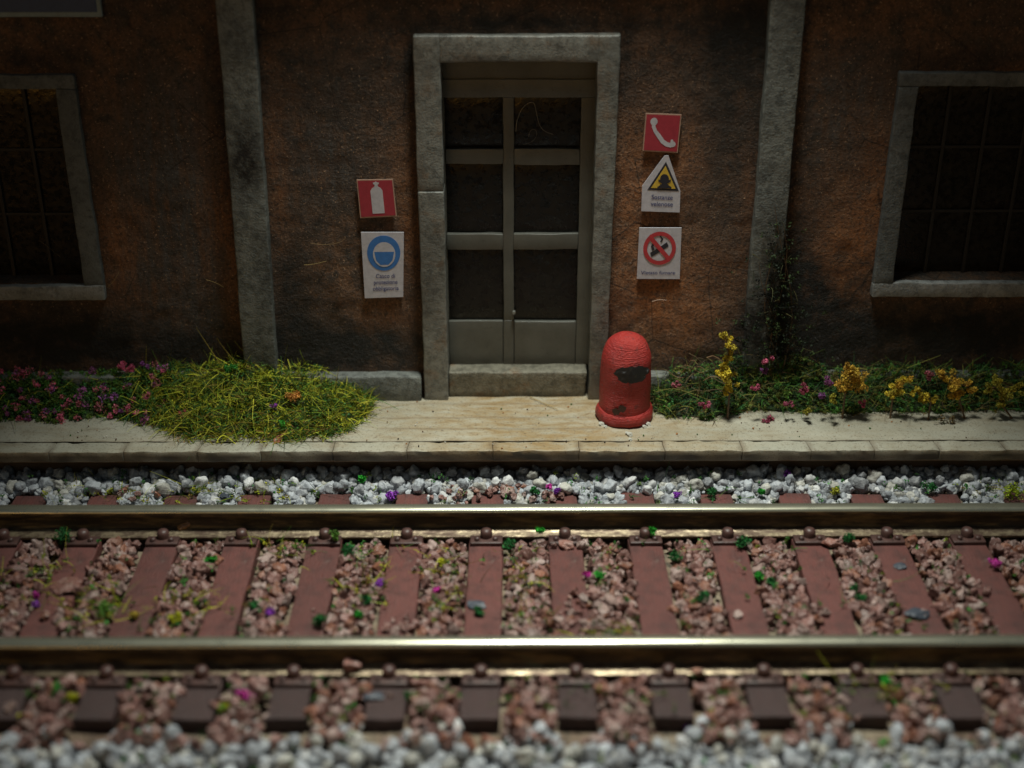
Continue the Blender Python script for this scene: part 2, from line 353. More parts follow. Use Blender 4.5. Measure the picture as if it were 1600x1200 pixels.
for (x0, x1, z0, z1) in ((DX0, DX1, PZ, DZ1), (LW0, LW1, LWZ0, LWZ1), (RW0, RW1, RWZ0, RWZ1)):   # reveals
    y0, y1 = WY - .005, WY + .30
    wl.add([(x0, y0, z0), (x1, y0, z0), (x1, y0, z1), (x0, y0, z1), (x0, y1, z0), (x1, y1, z0), (x1, y1, z1), (x0, y1, z1)],
           [(0, 3, 7, 4), (1, 5, 6, 2), (3, 2, 6, 7), (0, 4, 5, 1)], (.2, .5, 0))
wl.add([(-6, WY, .05), (-6, WY + 4, .05), (-6, WY + 4, 3.95), (-6, WY, 3.95), (6, WY, .05), (6, WY + 4, .05), (6, WY + 4, 3.95), (6, WY, 3.95)], [(0, 3, 2, 1), (4, 5, 6, 7), (1, 2, 6, 5)], (.2, .3, .2))
wl.build('wall', PLASTER, bld, smooth=True)
rf = MB(); rf.add(*rbox(-6.25, 6.25, WY - .25, WY + 4.2, 3.95, 4.08, .02, 1)); rf.build('shading_roof', STONE, bld)  # out of view; lowered and overhung to shade the top of the wall
itr = MB(); itr.add([(-6, WY + .6, .05), (6, WY + .6, .05), (6, WY + .6, 3.9), (-6, WY + .6, 3.9)], [(0, 1, 2, 3)]); itr.build('dark_interior_sheet', DARK, bld)  # black sheet added to stand in for the unlit interior

def grimecol(V, blobs_=(), base=1.0):
    out = []
    for v in V:
        s = sum(a * math.exp(-(((v[0] - cx) / rx) ** 2 + ((v[2] - cz) / rz) ** 2)) for cx, cz, rx, rz, a in blobs_); q = max(0, min(1, base - s)); out.append((q, q, q))
    return out
# plinth, either side of the door
SX0, SX1 = WX(652, 350), WX(966, 300) + .0      # outer edges of the surround
pz1 = WZ(600, 589, WY - .10)
for (a, b) in ((-5.98, SX0 - .004), (SX1 - .02, 5.98)):
    p = MB(); V, F = rbox(a, b, WY - .10, WY + .03, PZ - .02, pz1, .018, .09, .010, 5); p.add(V, F, grimecol(V, [], .95)); p.build('plinth', STONE, bld, smooth=True)
# pilasters
def pilaster(xt0, xt1, yt, xb0, xb1, yb, gr):
    Yp = WY - .10; X = [at_y(xt0, yt, Yp), at_y(xt1, yt, Yp), at_y(xb0, yb, Yp), at_y(xb1, yb, Yp)]
    zt, zb = X[0].z, X[2].z; w_ = ((X[1].x - X[0].x) + (X[3].x - X[2].x)) / 4
    ct, cb = (X[0].x + X[1].x) / 2, (X[2].x + X[3].x) / 2
    def warp(v):
        t = (v[2] - zb) / (zt - zb); t = max(-.3, min(1.2, t)); return (v[0] + cb + (ct - cb) * t + .004 * n3(0, 0, v[2], 2, ct), v[1], v[2])
    V, F = rbox(-w_, w_, Yp, WY + .03, PZ - .02, 3.94, .012, .05, .007, 4, warp)
    gb = [(at_y(px, py, Yp).x, at_y(px, py, Yp).z, rx, rz, s) for px, py, rx, rz, s in gr]
    p = MB(); p.add(V, F, grimecol(V, gb, .93)); return p.build('pilaster', STONE, bld, smooth=True)
pilaster(343, 400, 90, 379, 430, 550, [(385, 235, .10, .26, .75), (378, 270, .12, .18, .5), (420, 430, .08, .3, .5), (375, 60, .14, .2, .4), (400, 560, .2, .15, .4)])
pilaster(1200, 1252, 80, 1163, 1212, 550, [(1215, 430, .14, .35, .7), (1205, 520, .16, .3, .9), (1165, 520, .1, .3, .6), (1222, 330, .08, .15, .3), (1240, 20, .15, .3, .4)])
# door surround
ds = MB(); YS = WY - .085
lz0 = DZ1 + .0; lz1 = WZ(810, 56, YS)
cx0, cx1 = WX(652, 300, YS), WX(693, 300, YS)
rx0, rx1 = WX(931, 200, YS), WX(968, 120, YS)
zj = WZ(660, 300, YS)
gl = [(cx0 + .06, WZ(670, 440, YS), .09, .35, .45), (cx0 + .08, WZ(670, 110, YS), .1, .15, .35)]
V, F = rbox(cx0, cx1, YS + .006, WY + .14, zj + .001, lz1, .012, .05, .006, 5); ds.add(V, F, grimecol(V, gl, .93))
V, F = rbox(cx0 + .004, cx1 + .002, YS, WY + .14, PZ - .01, zj, .012, .05, .006, 5); ds.add(V, F, grimecol(V, gl, .97))
def rwarp(v):
    t = (v[2] - PZ) / (DZ1 - PZ); return (v[0] + (-.022 if v[0] > (rx0 + rx1) / 2 else 0.0) * (1 - t), v[1], v[2])
V, F = rbox(rx0, rx1, YS, WY + .14, PZ - .01, lz1, .012, .05, .006, 5, rwarp); ds.add(V, F, grimecol(V, [((rx0 + rx1) / 2, DZ1 - .2, .1, .25, .3), ((rx0 + rx1) / 2, .3, .1, .3, .3)], .95))
V, F = rbox(cx1 - .01, rx0 + .01, YS + .004, WY + .14, DZ1, lz1 - .002, .012, .05, .007, 5); ds.add(V, F, grimecol(V, [((cx0 + cx1) / 2 + .5, DZ1 + .02, .3, .04, .5)], .95))
ds.build('door_surround', SURR, bld, smooth=True)
# doorstep
YST = WY - .035
st_ = MB(); V, F = rbox(cx1 + .004, WX(916, 590, YST), YST, WY + .20, PZ - .005, WZ(800, 582, YST), .014, .04, .008, 5); st_.add(V, F, grimecol(V, [(0, PZ, 1.5, .03, .5)], 1.0)); st_.build('doorstep', STEP, bld, smooth=True)
# door
YD = WY + .115
dor = MB(); dx0, dx1 = cx1 - .01, rx0 + .01
def dX(px, py): return WX(px, py, YD)
def dZ(py): return WZ(800, py, YD)
dzb = dZ(569)
def dbox(a, b, z0, z1, y=YD, r_=.006, amp=.004, th=.05):
    V, F = rbox(a, b, y, y + th, z0, z1, r_, .08, amp, 6); dor.add(V, F)
xm0, xm1 = dX(786, 300), dX(803, 300); xr0 = dX(905, 300); xl1 = dX(697, 300)
dbox(dx0, dx1, dZ(152), DZ1 + .05, YD + .004, .004)                 # head board
dbox(dx0, dx1, dZ(152), dZ(123), YD - .012)                          # top rail
dbox(dx0, xl1, dzb, dZ(152) - .001); dbox(xr0, dx1, dzb, dZ(152) - .001, YD - .006)
dbox(xm0, xm1, dZ(500), dZ(152) - .001, YD - .008)
for (ya, yb) in ((255, 232), (387, 364)):
    for (a, b) in ((xl1, xm0 + .001), (xm1 - .001, xr0)):
        dbox(a, b, dZ(ya) - random.uniform(0, .012), dZ(yb) + random.uniform(-.004, .004), YD - random.uniform(.012, .018), .006, .006)
dbox(xl1, xm0 - .003, dzb, dZ(501), YD - .004); dbox(xm1 + .003, xr0 - .002, dzb, dZ(502), YD - .006); dbox(xm0, xm1, dzb, dZ(500), YD - .010)
door = dor.build('door', DOORP, bld, smooth=True, auto=45)
for (za, zb) in ((231, 153), (363, 256), (500, 388)):
    for (a, b) in ((xl1, xm0), (xm1, xr0)):
        p = MB(); V, F = rbox(a, b, YD + .022, YD + .030, dZ(za), dZ(zb), .002, .1, .003, 3); p.add(V, F); o = p.build('pane', GLASS, None, smooth=True); o.parent = door
k = MB(); c = at_y(803, 489, YD - .03); k.add(*tube([(c.x, YD - .005, c.z), (c.x, YD - .035, c.z)], .012, .012, 10)); o = k.build('handle', SURR, None, smooth=True, auto=40); o.parent = door

# windows
def window(x0, x1, z0, z1, left):
    Yw = WY - .05; fw = .145
    wz_o = z1 + .10
    f = MB()
    for a, b, c_, d in ((x0 - fw, x0, z0 - .02, z1), (x1, x1 + fw, z0 - .02, z1), (x0 - fw, x1 + fw, z1 + .001, wz_o)):
        V, F = rbox(a, b, Yw, WY + .10, c_, d, .010, .06, .007, 5); f.add(V, F, grimecol(V, [((a + b) / 2, z1, .1, .2, .3)], .95))
    fr = f.build('window', WINF, bld, smooth=True)
    s = MB(); V, F = rbox(x0 - fw, x1 + fw, Yw - .008, WY + .16, z0 - .12, z0 - .005, .010, .04, .008, 6); s.add(V, F, grimecol(V, [], 1)); o = s.build('sill', SILL, None, smooth=True); o.parent = fr
    s.v = []
    p = MB(); V, F = rbox(x0 - .01, x1 + .01, WY + .16, WY + .17, z0 - .01, z1 + .01, .002, .2, .003, 2); p.add(V, F); o = p.build('pane', GLASS, None, smooth=True); o.parent = fr
    nb = 4
    for i in range(1, nb):
        x = x0 + (x1 - x0) * i / nb; p = MB(); p.add(*rbox(x - .014, x + .014, WY + .135, WY + .157, z0, z1, .004, .3)); o = p.build('glazing_bar', BAR, None); o.parent = fr
    for i in range(1, 3):
        z = z0 + (z1 - z0) * i / 3; p = MB(); p.add(*rbox(x0, x1, WY + .140, WY + .156, z - .012, z + .012, .004, .3)); o = p.build('glazing_bar', BAR, None); o.parent = fr
window(LW0, LW1, LWZ0, LWZ1, True); window(RW0, RW1, RWZ0, RWZ1, False)

# ================================================================ SIGNS ON THE WALL
def bil(cs, u, v):
    (ax, ay), (bx, by), (cx_, cy), (dx_, dy) = cs   # tl, tr, br, bl ; u right, v up
    tx, ty = ax + (bx - ax) * u, ay + (by - ay) * u; lx, ly = dx_ + (cx_ - dx_) * u, dy + (cy - dy) * u
    return lx + (tx - lx) * v, ly + (ty - ly) * v
YG = WY - .024
def plate(cs, poly, d, th, mat_, name, par, n=1):
    """a flat shape (polygon in the sign's own 0..1 square) standing d in front of the wall"""
    pts = [at_y(*bil(cs, u, v), YG - d) for u, v in poly]; k = len(pts)
    V = [tuple(p) for p in pts] + [(p.x, p.y + th, p.z) for p in pts]
    F = [tuple(range(k))[::-1], tuple(range(k, 2 * k))] + [(i, (i + 1) % k, (i + 1) % k + k, i + k) for i in range(k)]
    b_ = MB(); b_.add(V, F); return b_.build(name, mat_, par)
def circ(cx, cy, rx, ry, a0=0, a1=360, n=40): return [(cx + rx * math.cos(R(a0 + (a1 - a0) * i / n)), cy + ry * math.sin(R(a0 + (a1 - a0) * i / n))) for i in range(n + (a1 - a0 != 360))]
def ring(cs, cx, cy, rx, ry, k, d, mat_, name, par, extra=()):
    b_ = MB(); o_ = [at_y(*bil(cs, *p), YG - d) for p in circ(cx, cy, rx, ry)]; i_ = [at_y(*bil(cs, *p), YG - d) for p in circ(cx, cy, rx * k, ry * k)]; n = len(o_)
    b_.add([tuple(p) for p in o_] + [tuple(p) for p in i_], [(j, j + n, (j + 1) % n + n, (j + 1) % n) for j in range(n)])
    for pl_ in extra: b_.add([tuple(at_y(*bil(cs, *p), YG - d - .0004)) for p in pl_], [tuple(range(len(pl_)))[::-1]])
    return b_.build(name, mat_, par)
def multi(cs, polys, d, mat_, name, par):
    b_ = MB()
    for i, pl_ in enumerate(polys): b_.add([tuple(at_y(*bil(cs, *p), YG - d - .0002 * i)) for p in pl_], [tuple(range(len(pl_)))[::-1]])
    return b_.build(name, mat_, par)
def text(cs, lines, d, mat_, par, cu, v0, dv, size):
    b_ = MB()
    for i, s in enumerate(lines):
        cu_ = bpy.data.curves.new('t', 'FONT'); cu_.body = s; cu_.align_x = 'CENTER'; cu_.size = 1; cu_.offset = .012
        ob = bpy.data.objects.new('t', cu_); C.objects.link(ob); bpy.context.view_layer.update()
        me = bpy.data.meshes.new_from_object(ob.evaluated_get(bpy.context.evaluated_depsgraph_get()))
        W_ = max(v.co.x for v in me.vertices) - min(v.co.x for v in me.vertices); sc = size[i] / W_
        b_.add([tuple(at_y(*bil(cs, cu + v.co.x * sc, v0 - dv * i + v.co.y * min(dv * .95, .14)), YG - d)) for v in me.vertices], [tuple(p.vertices) for p in me.polygons])
        bpy.data.objects.remove(ob); bpy.data.curves.remove(cu_); bpy.data.meshes.remove(me)
    return b_.build('lettering', mat_, par)
SQ = [(0, 0), (1, 0), (1, 1), (0, 1)]
def sign(cs, label, poly=SQ, mat_=None):
    c = at_y(*bil(cs, .5, .5), YG); e = empty('wall_sign', c, label, 'sign', 'safety notices stuck on the wall beside the door')
    plate(cs, poly, 0, .008, mat_ or WHITE, 'panel', e); return e
def ins(k): return [(k, k), (1 - k, k), (1 - k, 1 - k), (k, 1 - k)]
cs = [(557, 281), (614, 280), (620, 338), (563, 341)]
e = sign(cs, 'small red square sign with a white fire extinguisher, left of the door', mat_=flat('sign_edge', (.42, .27, .2)))
plate(cs, ins(.03), .0015, .001, SRED, 'field', e)
plate(cs, [(.35, .10), (.68, .10), (.68, .70), (.64, .77), (.57, .81), (.56, .86), (.60, .88), (.60, .92), (.56, .92), (.52, .95), (.48, .92), (.44, .92), (.44, .88), (.48, .86), (.47, .81), (.40, .77), (.35, .70)], .003, .001, WHITE, 'pictogram', e)
cs = [(564, 363), (631, 363), (630, 464), (570, 466)]
e = sign(cs, 'white sign with a blue helmet disc and three text lines, left of the door')
plate(cs, circ(.52, .68, .40, .27), .0015, .001, SBLUE, 'disc', e)
multi(cs, [circ(.53, .66, .27, .19)], .003, WHITE, 'pictogram', e)
multi(cs, [[(.29, .70), (.33, .57), (.43, .50), (.63, .50), (.73, .57), (.77, .70)]], .0034, SBLUE, 'pictogram', e)
text(cs, ['Casco di', 'protezione', 'obbligatoria'], .0018, SINK, e, .55, .30, .095, [.48, .60, .66])
cs = [(1009, 177), (1065, 179), (1059, 239), (1004, 236)]
e = sign(cs, 'red square sign with a white telephone handset, top right of the door', mat_=bpy.data.materials['sign_edge'])
plate(cs, ins(.03), .0015, .001, SRED, 'field', e)
def band(p, w_):
    L = []; Rr = []
    for i in range(len(p)):
        a = p[max(0, i - 1)]; b = p[min(len(p) - 1, i + 1)]; dx_, dy = b[0] - a[0], b[1] - a[1]; l = math.hypot(dx_, dy)
        L.append((p[i][0] - dy / l * w_[i], p[i][1] + dx_ / l * w_[i])); Rr.append((p[i][0] + dy / l * w_[i], p[i][1] - dx_ / l * w_[i]))
    return (L + Rr[::-1])[::-1]
multi(cs, [circ(.25, .79, .10, .10), band([(.25, .80), (.25, .66), (.31, .54), (.42, .42), (.54, .28), (.66, .21), (.78, .19), (.88, .22)], [.05, .05, .05, .06, .06, .06, .06, .05]), circ(.83, .22, .085, .075), band([(.80, .25), (.80, .34)], [.04, .03])], .003, WHITE, 'pictogram', e)
cs = [(1005, 243), (1065, 243), (1062, 332), (1002, 330)]
e = sign(cs, 'white sign with a yellow warning triangle, right of the door', [(0, 0), (1, .0), (1, .38), (.66, 1.0), (.56, 1.0), (.0, .45)])
tri = [(.14, .385), (.96, .375), (.60, .89)]
plate(cs, tri, .0015, .001, SBLK, 'triangle_border', e)
def shrink(t, k): 
    c = (sum(p[0] for p in t) / 3, sum(p[1] for p in t) / 3); return [(c[0] + (p[0] - c[0]) * k, c[1] + (p[1] - c[1]) * k) for p in t]
plate(cs, shrink(tri, .78), .003, .001, SYEL, 'field', e)
multi(cs, [circ(.575, .585, .115, .085), [(.50, .50), (.65, .50), (.64, .55), (.51, .55)], band([(.40, .42), (.58, .50), (.74, .56)], [.02, .025, .02]), band([(.76, .42), (.58, .50), (.42, .56)], [.02, .025, .02]), [(.45, .42), (.70, .42), (.68, .49), (.47, .49)]], .0045, SBLK, 'pictogram', e)
text(cs, ['Sostanze', 'velenose'], .0018, SINK, e, .53, .22, .12, [.55, .58])
cs = [(999, 356), (1065, 356), (1062, 436), (995, 435.6)]
e = sign(cs, 'white no smoking sign with a red ring and slash, right of the door')
multi(cs, [band([(.30, .47), (.48, .56), (.69, .68)], [.045, .045, .045]), band([(.52, .72), (.56, .78), (.50, .84), (.60, .88)], [.02, .022, .022, .015]), band([(.36, .56), (.32, .64), (.38, .70), (.34, .78)], [.03, .03, .03, .02])], .0018, SBLK, 'pictogram', e)
ring(cs, .50, .60, .385, .325, .76, .003, SNRED, 'ring', e, [band([(.24, .84), (.76, .36)], [.045, .045])])
text(cs, ['Vietato fumare'], .0018, SINK, e, .49, .09, .1, [.80])
# station name board, only its lower corner shows top left
YN = WY - .05
a = at_y(160, 27, YN); e = empty('name_board', (a.x - 1.0, YN, a.z + .3), 'dark blue board with a pale border high on the wall, top left', 'sign')
p = MB(); p.add(*rbox(a.x - 2.1, a.x, YN, YN + .03, a.z, a.z + .62, .006, .2, .004)); p.build('border', SPALE, e)
p = MB(); p.add(*rbox(a.x - 2.06, a.x - .03, YN - .006, YN + .01, a.z + .035, a.z + .585, .004, .2)); p.build('panel', SNAVY, e)

# ================================================================ LITTER BIN
bc = at_z(975, 650, PZ); RB = .195; HB = .73
binr = empty('litter_bin', (bc.x, bc.y, PZ), 'squat domed red litter bin with a black opening, beside the door', 'litter bin')
prof = [(.10, .015), (.188, .02), (.193, .10)]
for i in range(1, 10): prof.append((.193 - .005 * i / 9, .10 + (.46 - .10) * i / 9))
for i in range(1, 13):
    a_ = i / 12 * math.pi / 2; prof.append((max(.003, .188 * math.cos(a_) ** .8), .46 + .225 * math.sin(a_)))
b_ = MB(); V, F = lathe(prof, 56, (bc.x, bc.y, PZ)); V = [(v[0] + .006 * n3(*v, 9), v[1] + .006 * n3(*v, 9, 4), v[2] + .003 * n3(*v, 12, 8)) for v in V]; b_.add(V, F); b_.build('body', REDP, binr, smooth=True)
b_ = MB(); V, F = lathe([(.17, .005), (.210, .012), (.215, .03), (.214, .072), (.205, .092), (.188, .102), (.15, .104)], 64, (bc.x, bc.y, PZ)); V = [(v[0] + .010 * n3(*v, 12), v[1] + .010 * n3(*v, 12, 4), v[2] + .008 * n3(*v, 16, 8)) for v in V]; b_.add(V, F); b_.build('base', REDP, binr, smooth=True)
b_ = MB()   # opening: black patch painted for the dark hollow, lies on the curved front
V = []; F = []; na, nz_ = 22, 10
for j in range(nz_ + 1):
    for i in range(na + 1):
        s, t = -1 + 2 * i / na, -1 + 2 * j / nz_
        ex = s * math.sqrt(max(0, 1 - .5 * t * t)); ez = t * math.sqrt(max(0, 1 - .5 * s * s))
        an = R(-90 + 9 + ex * 39 + 8 * n3(ex, 7, ez * 2, 2.5)) ; zz = .445 + ez * .068 + (.0 if ex > 0 else .004 * -ex)
        rr = .196 + .009 + .003 * n3(ex, ez, 0, 4)
        if zz > .46: rr = .189 * math.cos(math.asin(min(.9, (zz - .46) / .225))) ** .8 + .014
        V.append((bc.x + rr * math.cos(an), bc.y + rr * math.sin(an), PZ + zz + .016 * n3(ex * 2, 3, ez, 3)))
for j in range(nz_):
    for i in range(na): a_ = j * (na + 1) + i; F.append((a_, a_ + 1, a_ + na + 2, a_ + na + 1))
b_.add(V, F); b_.build('opening', BLACKP, binr, smooth=True)
b_ = MB()
for k in range(2):   # scuffs of bare black plastic
    an0, z0_ = (R(-113), .135) if k == 0 else (R(-100), .165)
    V = [(bc.x + .200 * math.cos(an0), bc.y + .200 * math.sin(an0), PZ + z0_)]
    for i in range(18):
        q = 2 * math.pi * i / 18; rr = 1 + .35 * n3(math.cos(q), math.sin(q), k, 2); an = an0 + .15 * rr * math.cos(q); V.append((bc.x + .200 * math.cos(an), bc.y + .200 * math.sin(an), PZ + z0_ + .030 * rr * math.sin(q)))
    b_.add(V, [(0, i + 1, (i + 1) % 18 + 1) for i in range(18)])
b_.build('scuff', flat('scuff_dark', (.05, .02, .016)), binr)

# ================================================================ TRACK
ZS = -.20                       # sleeper top
YN_ = at_z(800, 998, 0).y; YF_ = at_z(800, 790.5, 0).y
SP = .553; yend0 = YN_ - .47; yend1 = YF_ + .50
ym = at_z(757, 925, ZS)
SX = {k: ym.x + SP * k for k in range(-8, 9)}
def rail(yc, label):
    prof = [(-.102, -.200), (-.104, -.184), (-.075, -.176), (-.030, -.163), (-.020, -.150), (-.020, -.075), (-.034, -.062), (-.0455, -.055), (-.047, -.024), (-.042, -.014), (-.030, -.005), (0, 0), (.031, -.003), (.041, -.009), (.047, -.020), (.0455, -.055), (.034, -.062), (.020, -.075), (.020, -.150), (.030, -.163), (.075, -.176), (.104, -.184), (.102, -.200)]
    mi = [2, 2, 2, 1, 1, 1, 1, 1, 0, 0, 0, 0, 0, 0, 1, 1, 1, 1, 1, 2, 2, 2]
    n = len(prof); nx = 160; V = []; F = []; M = []
    for i in range(nx + 1):
        x = -8 + 16 * i / nx
        for (y, z) in prof: V.append((x, yc + y + .0015 * n3(x, y, z, 4), z + .0015 * n3(x, 9, 0, 1.5)))
    b_ = MB()
    for i in range(nx):
        for j in range(n - 1): F.append((i * n + j, (i + 1) * n + j, (i + 1) * n + j + 1, i * n + j + 1)); M.append(mi[j])
    b_.add(V, F); b_.m = M; o = b_.build('rail', [STEEL, RSIDE, RFOOT], loc=(0, yc, -.2), smooth=True, auto=50)
    return tag(o, label, 'rail', 'rails of the track')
rail(YN_, 'polished yellowish rail nearest the viewer, out of focus, with a bright glint')
rail(YF_, 'polished steel rail nearest the platform, with white pebbles behind it')
fm = {}
def fast_mesh():
    b_ = MB(); b_.add(*rbox(-.110, .110, -.10, .0, 0, .028, .008, .2, .004))
    V, F = lathe([(.040, .02), (.042, .062), (.034, .080), (.018, .088), (.002, .089)], 16, (0, -.015, 0)); b_.add(V, F)
    for s in (-1, 1):
        V, F = lathe([(.019, .02), (.020, .045), (.012, .052), (.002, .053)], 10, (s * .062, -.060, 0)); b_.add(V, F)
    o = b_.build('rail_fastening', FAST, smooth=True, auto=50); return o
f0 = fast_mesh(); FM = f0.data; bpy.data.objects.remove(f0)
ordn = ['', 'first', 'second', 'third', 'fourth', 'fifth', 'sixth', 'seventh', 'eighth']
feat = {-8: None, 0: 'red-brown middle sleeper with a slate chip and green tuft on it',
        1: 'red-brown sleeper half buried under pebbles, just right of the middle one',
        -5: 'red-brown sleeper with a broad flat brown stone on it, far left between the rails',
        5: 'red-brown sleeper at the right with a large blue-grey slate flake on its near end',
        6: 'red-brown sleeper at the right edge crossed by a line of small stones',
        -4: 'red-brown sleeper with a yellow speck and pale scars, left of the track middle',
        -2: 'red-brown sleeper with a dark green tuft at its near right corner'}
for k, x in SX.items():
    lab = feat.get(k) or ('bare red-brown sleeper, %s to the %s of the slate chip sleeper' % (ordn[abs(k)], 'left' if k < 0 else 'right'))
    b_ = MB(); jx = random.uniform(-.008, .008); sk = random.uniform(-.012, .012)
    sh = random.uniform(.85, 1.15)
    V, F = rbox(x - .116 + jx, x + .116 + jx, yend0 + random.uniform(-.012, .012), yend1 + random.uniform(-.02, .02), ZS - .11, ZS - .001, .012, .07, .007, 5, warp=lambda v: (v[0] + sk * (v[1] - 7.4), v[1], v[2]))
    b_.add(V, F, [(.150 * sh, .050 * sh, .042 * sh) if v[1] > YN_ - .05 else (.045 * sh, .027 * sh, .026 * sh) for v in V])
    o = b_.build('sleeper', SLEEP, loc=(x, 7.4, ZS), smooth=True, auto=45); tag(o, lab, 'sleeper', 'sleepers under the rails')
    for (yc, s) in ((YN_, -1), (YN_, 1), (YF_, -1), (YF_, 1)):
        q = bpy.data.objects.new('rail_fastening', FM); C.objects.link(q); q.parent = o
        q.location = (jx + sk * (yc - 7.4), yc + s * .100 - 7.4, -.001); q.rotation_euler = (0, 0, 0 if s < 0 else math.pi)
        q.location.y += s * .0

# ---------------------------------------------------------------- pebbles
def ico(sub=1):
    t = (1 + 5 ** .5) / 2
    v = [(-1, t, 0), (1, t, 0), (-1, -t, 0), (1, -t, 0), (0, -1, t), (0, 1, t), (0, -1, -t), (0, 1, -t), (t, 0, -1), (t, 0, 1), (-t, 0, -1), (-t, 0, 1)]
    f = [(0, 11, 5), (0, 5, 1), (0, 1, 7), (0, 7, 10), (0, 10, 11), (1, 5, 9), (5, 11, 4), (11, 10, 2), (10, 7, 6), (7, 1, 8), (3, 9, 4), (3, 4, 2), (3, 2, 6), (3, 6, 8), (3, 8, 9), (4, 9, 5), (2, 4, 11), (6, 2, 10), (8, 6, 7), (9, 8, 1)]
    v = [Vector(p).normalized() for p in v]
    for _ in range(sub):
        nf = []; cch = {}
        def mid(a, b):
            k = (min(a, b), max(a, b))
            if k not in cch: cch[k] = len(v); v.append(((v[a] + v[b]) / 2).normalized())
            return cch[k]
        for a, b, c in f: x, y, z = mid(a, b), mid(b, c), mid(c, a); nf += [(a, x, z), (b, y, x), (c, z, y), (x, y, z)]
        f = nf
    return np.array([tuple(p) for p in v]), f
IV, IF = ico(2)
def stone_variants(n, nplanes, cut, lump):
    out = []
    for k in range(n):
        V = IV.copy()
        for _ in range(nplanes):
            d = rng.normal(size=3); d /= np.linalg.norm(d); c = rng.uniform(*cut); h = V @ d; V = V - np.outer(np.maximum(0, h - c), d) * .93
        V *= (1 + lump * np.array([n3(*p, 1.7, k * 3.1) for p in IV]))[:, None]; out.append(V)
    return out
GV = stone_variants(14, 5, (.6, .9), .35); BV = stone_variants(14, 9, (.42, .8), .45)
def rotm():
    return np.array(Euler((random.uniform(0, 6.3), random.uniform(0, 6.3), random.uniform(0, 6.3))).to_matrix())
def put(mb, var, p, r_, col, sq=.7):
    S = np.array([r_ * random.uniform(.85, 1.3), r_ * random.uniform(.75, 1.1), r_ * random.uniform(sq, 1.0)])
    V = (random.choice(var) * S) @ rotm().T + np.array(p); mb.add(V, IF, col)
def greyc():
    t = random.random(); b = random.uniform(.28, .52)
    if t < .55: return (b * .93, b * .98, b * 1.05)
    if t < .72: return (b * 1.03, b * 1.0, b * .90)
    if t < .9: return (b * .68, b * .70, b * .74)
    return (min(.72, b * 1.5),) * 3
def brownc():
    t = random.random(); b = random.uniform(.75, 1.35)
    if t < .6: return (.205 * b, .102 * b, .086 * b)
    if t < .85: return (.31 * b, .215 * b, .19 * b)
    return (.22 * b, .09 * b, .055 * b)
def scatter(area, spacing, fn):
    x0, x1, y0, y1 = area; ny = int((y1 - y0) / (spacing * .87)) + 1
    for j in range(ny):
        for i in range(int((x1 - x0) / spacing) + 1):
            fn(x0 + (i + .5 * (j % 2)) * spacing + random.uniform(-.4, .4) * spacing, y0 + j * spacing * .87 + random.uniform(-.4, .4) * spacing)
def on_sleeper(x, y, m_=.0): return yend0 - m_ - (.12 if m_ > .005 else 0) < y < yend1 + m_ and any(abs(x - sx) < .116 + m_ for sx in SX.values())
gp = MB()
scatter((-4.4, 4.4, YF_ + .14, YK0 + .14), .075, lambda x, y: None if on_sleeper(x, y, .02) else put(gp, GV, (x, y, gz(x, y) + .06), random.uniform(.035, .05), greyc()))
scatter((-3.6, 3.6, 4.1, yend0 - .02), .080, lambda x, y: None if on_sleeper(x, y, .02) else put(gp, GV, (x, y, gz(x, y) + .035), random.uniform(.035, .055), greyc()))
def gfar(x, y):
    if on_sleeper(x, y, .012) or y < YF_ + .12: return
    r_ = random.choice((random.uniform(.018, .032), random.uniform(.026, .046))); z = gz(x, y) + r_ * .6 + .03 + random.uniform(0, .025)
    if abs(x + .02) < .35 and random.random() < .25: put(gp, BV, (x, y, z), r_ * .9, brownc()); return
    put(gp, GV, (x, y, z), r_, greyc())
scatter((-4.4, 4.4, YF_ + .12, YK0 + .14), .047, gfar); scatter((-4.4, 4.4, yend1 + .03, YK0 + .12), .13, lambda x, y: put(gp, GV, (x, y, gz(x, y) + .10 + random.uniform(-.01, .02)), random.uniform(.035, .058), greyc()))
def gnear(x, y):
    edge = yend0 - .06 + .10 * n3(x, 0, 0, 2.3)
    if y > edge + .02 or on_sleeper(x, y, .03): return
    r_ = random.choice((random.uniform(.018, .034), random.uniform(.032, .056))); z = gz(x, y) + r_ * .5 + .015 + random.uniform(0, .035)
    if y > edge - .16 and random.random() < (y - edge + .16) / .16 * .85: put(gp, BV, (x, y, z), r_, brownc())
    else: put(gp, GV, (x, y, z), r_, greyc())
scatter((-3.6, 3.6, 4.1, yend0 + .15), .060, gnear)
scatter((-3.6, 3.6, 4.1, yend0 - .15), .16, lambda x, y: put(gp, GV, (x, y, gz(x, y) + .10), random.uniform(.035, .06), greyc()))
gp.build('grey_ballast', GREYP, smooth=True)
o = bpy.data.objects['grey_ballast']; tag(o, 'loose whitish grey quartz pebbles along both sides of the track', 'gravel', kind='stuff')
bp = MB()
cover = [at_z(px, py, ZS) for px, py in ((893, 960), (905, 940), (880, 975), (910, 975), (1520, 915), (1540, 925), (1505, 912), (110, 955), (90, 965), (130, 950), (640, 985), (620, 980), (880, 850), (905, 845), (1275, 960), (870, 845))]
def bmid(x, y):
    if abs(y - YF_) < .125 or abs(y - YN_) < .125: return
    s = on_sleeper(x, y, .016); hid = False
    if s:
        if min((Vector((x, y, ZS)) - c).length for c in cover) > .085 and random.random() > .012: return
        hid = True
    r_ = random.choice((random.uniform(.018, .034), random.uniform(.030, .050), random.uniform(.042, .058))); r_ = r_ * (.75 if hid else 1)
    z = (ZS + r_ * .45) if hid else gz(x, y) + .045 + r_ * .4 + random.uniform(0, .04)
    put(bp, BV, (x, y, z), r_, brownc(), .55)
scatter((-4.0, 4.0, yend0 - .14, YF_ - .12), .060, bmid)
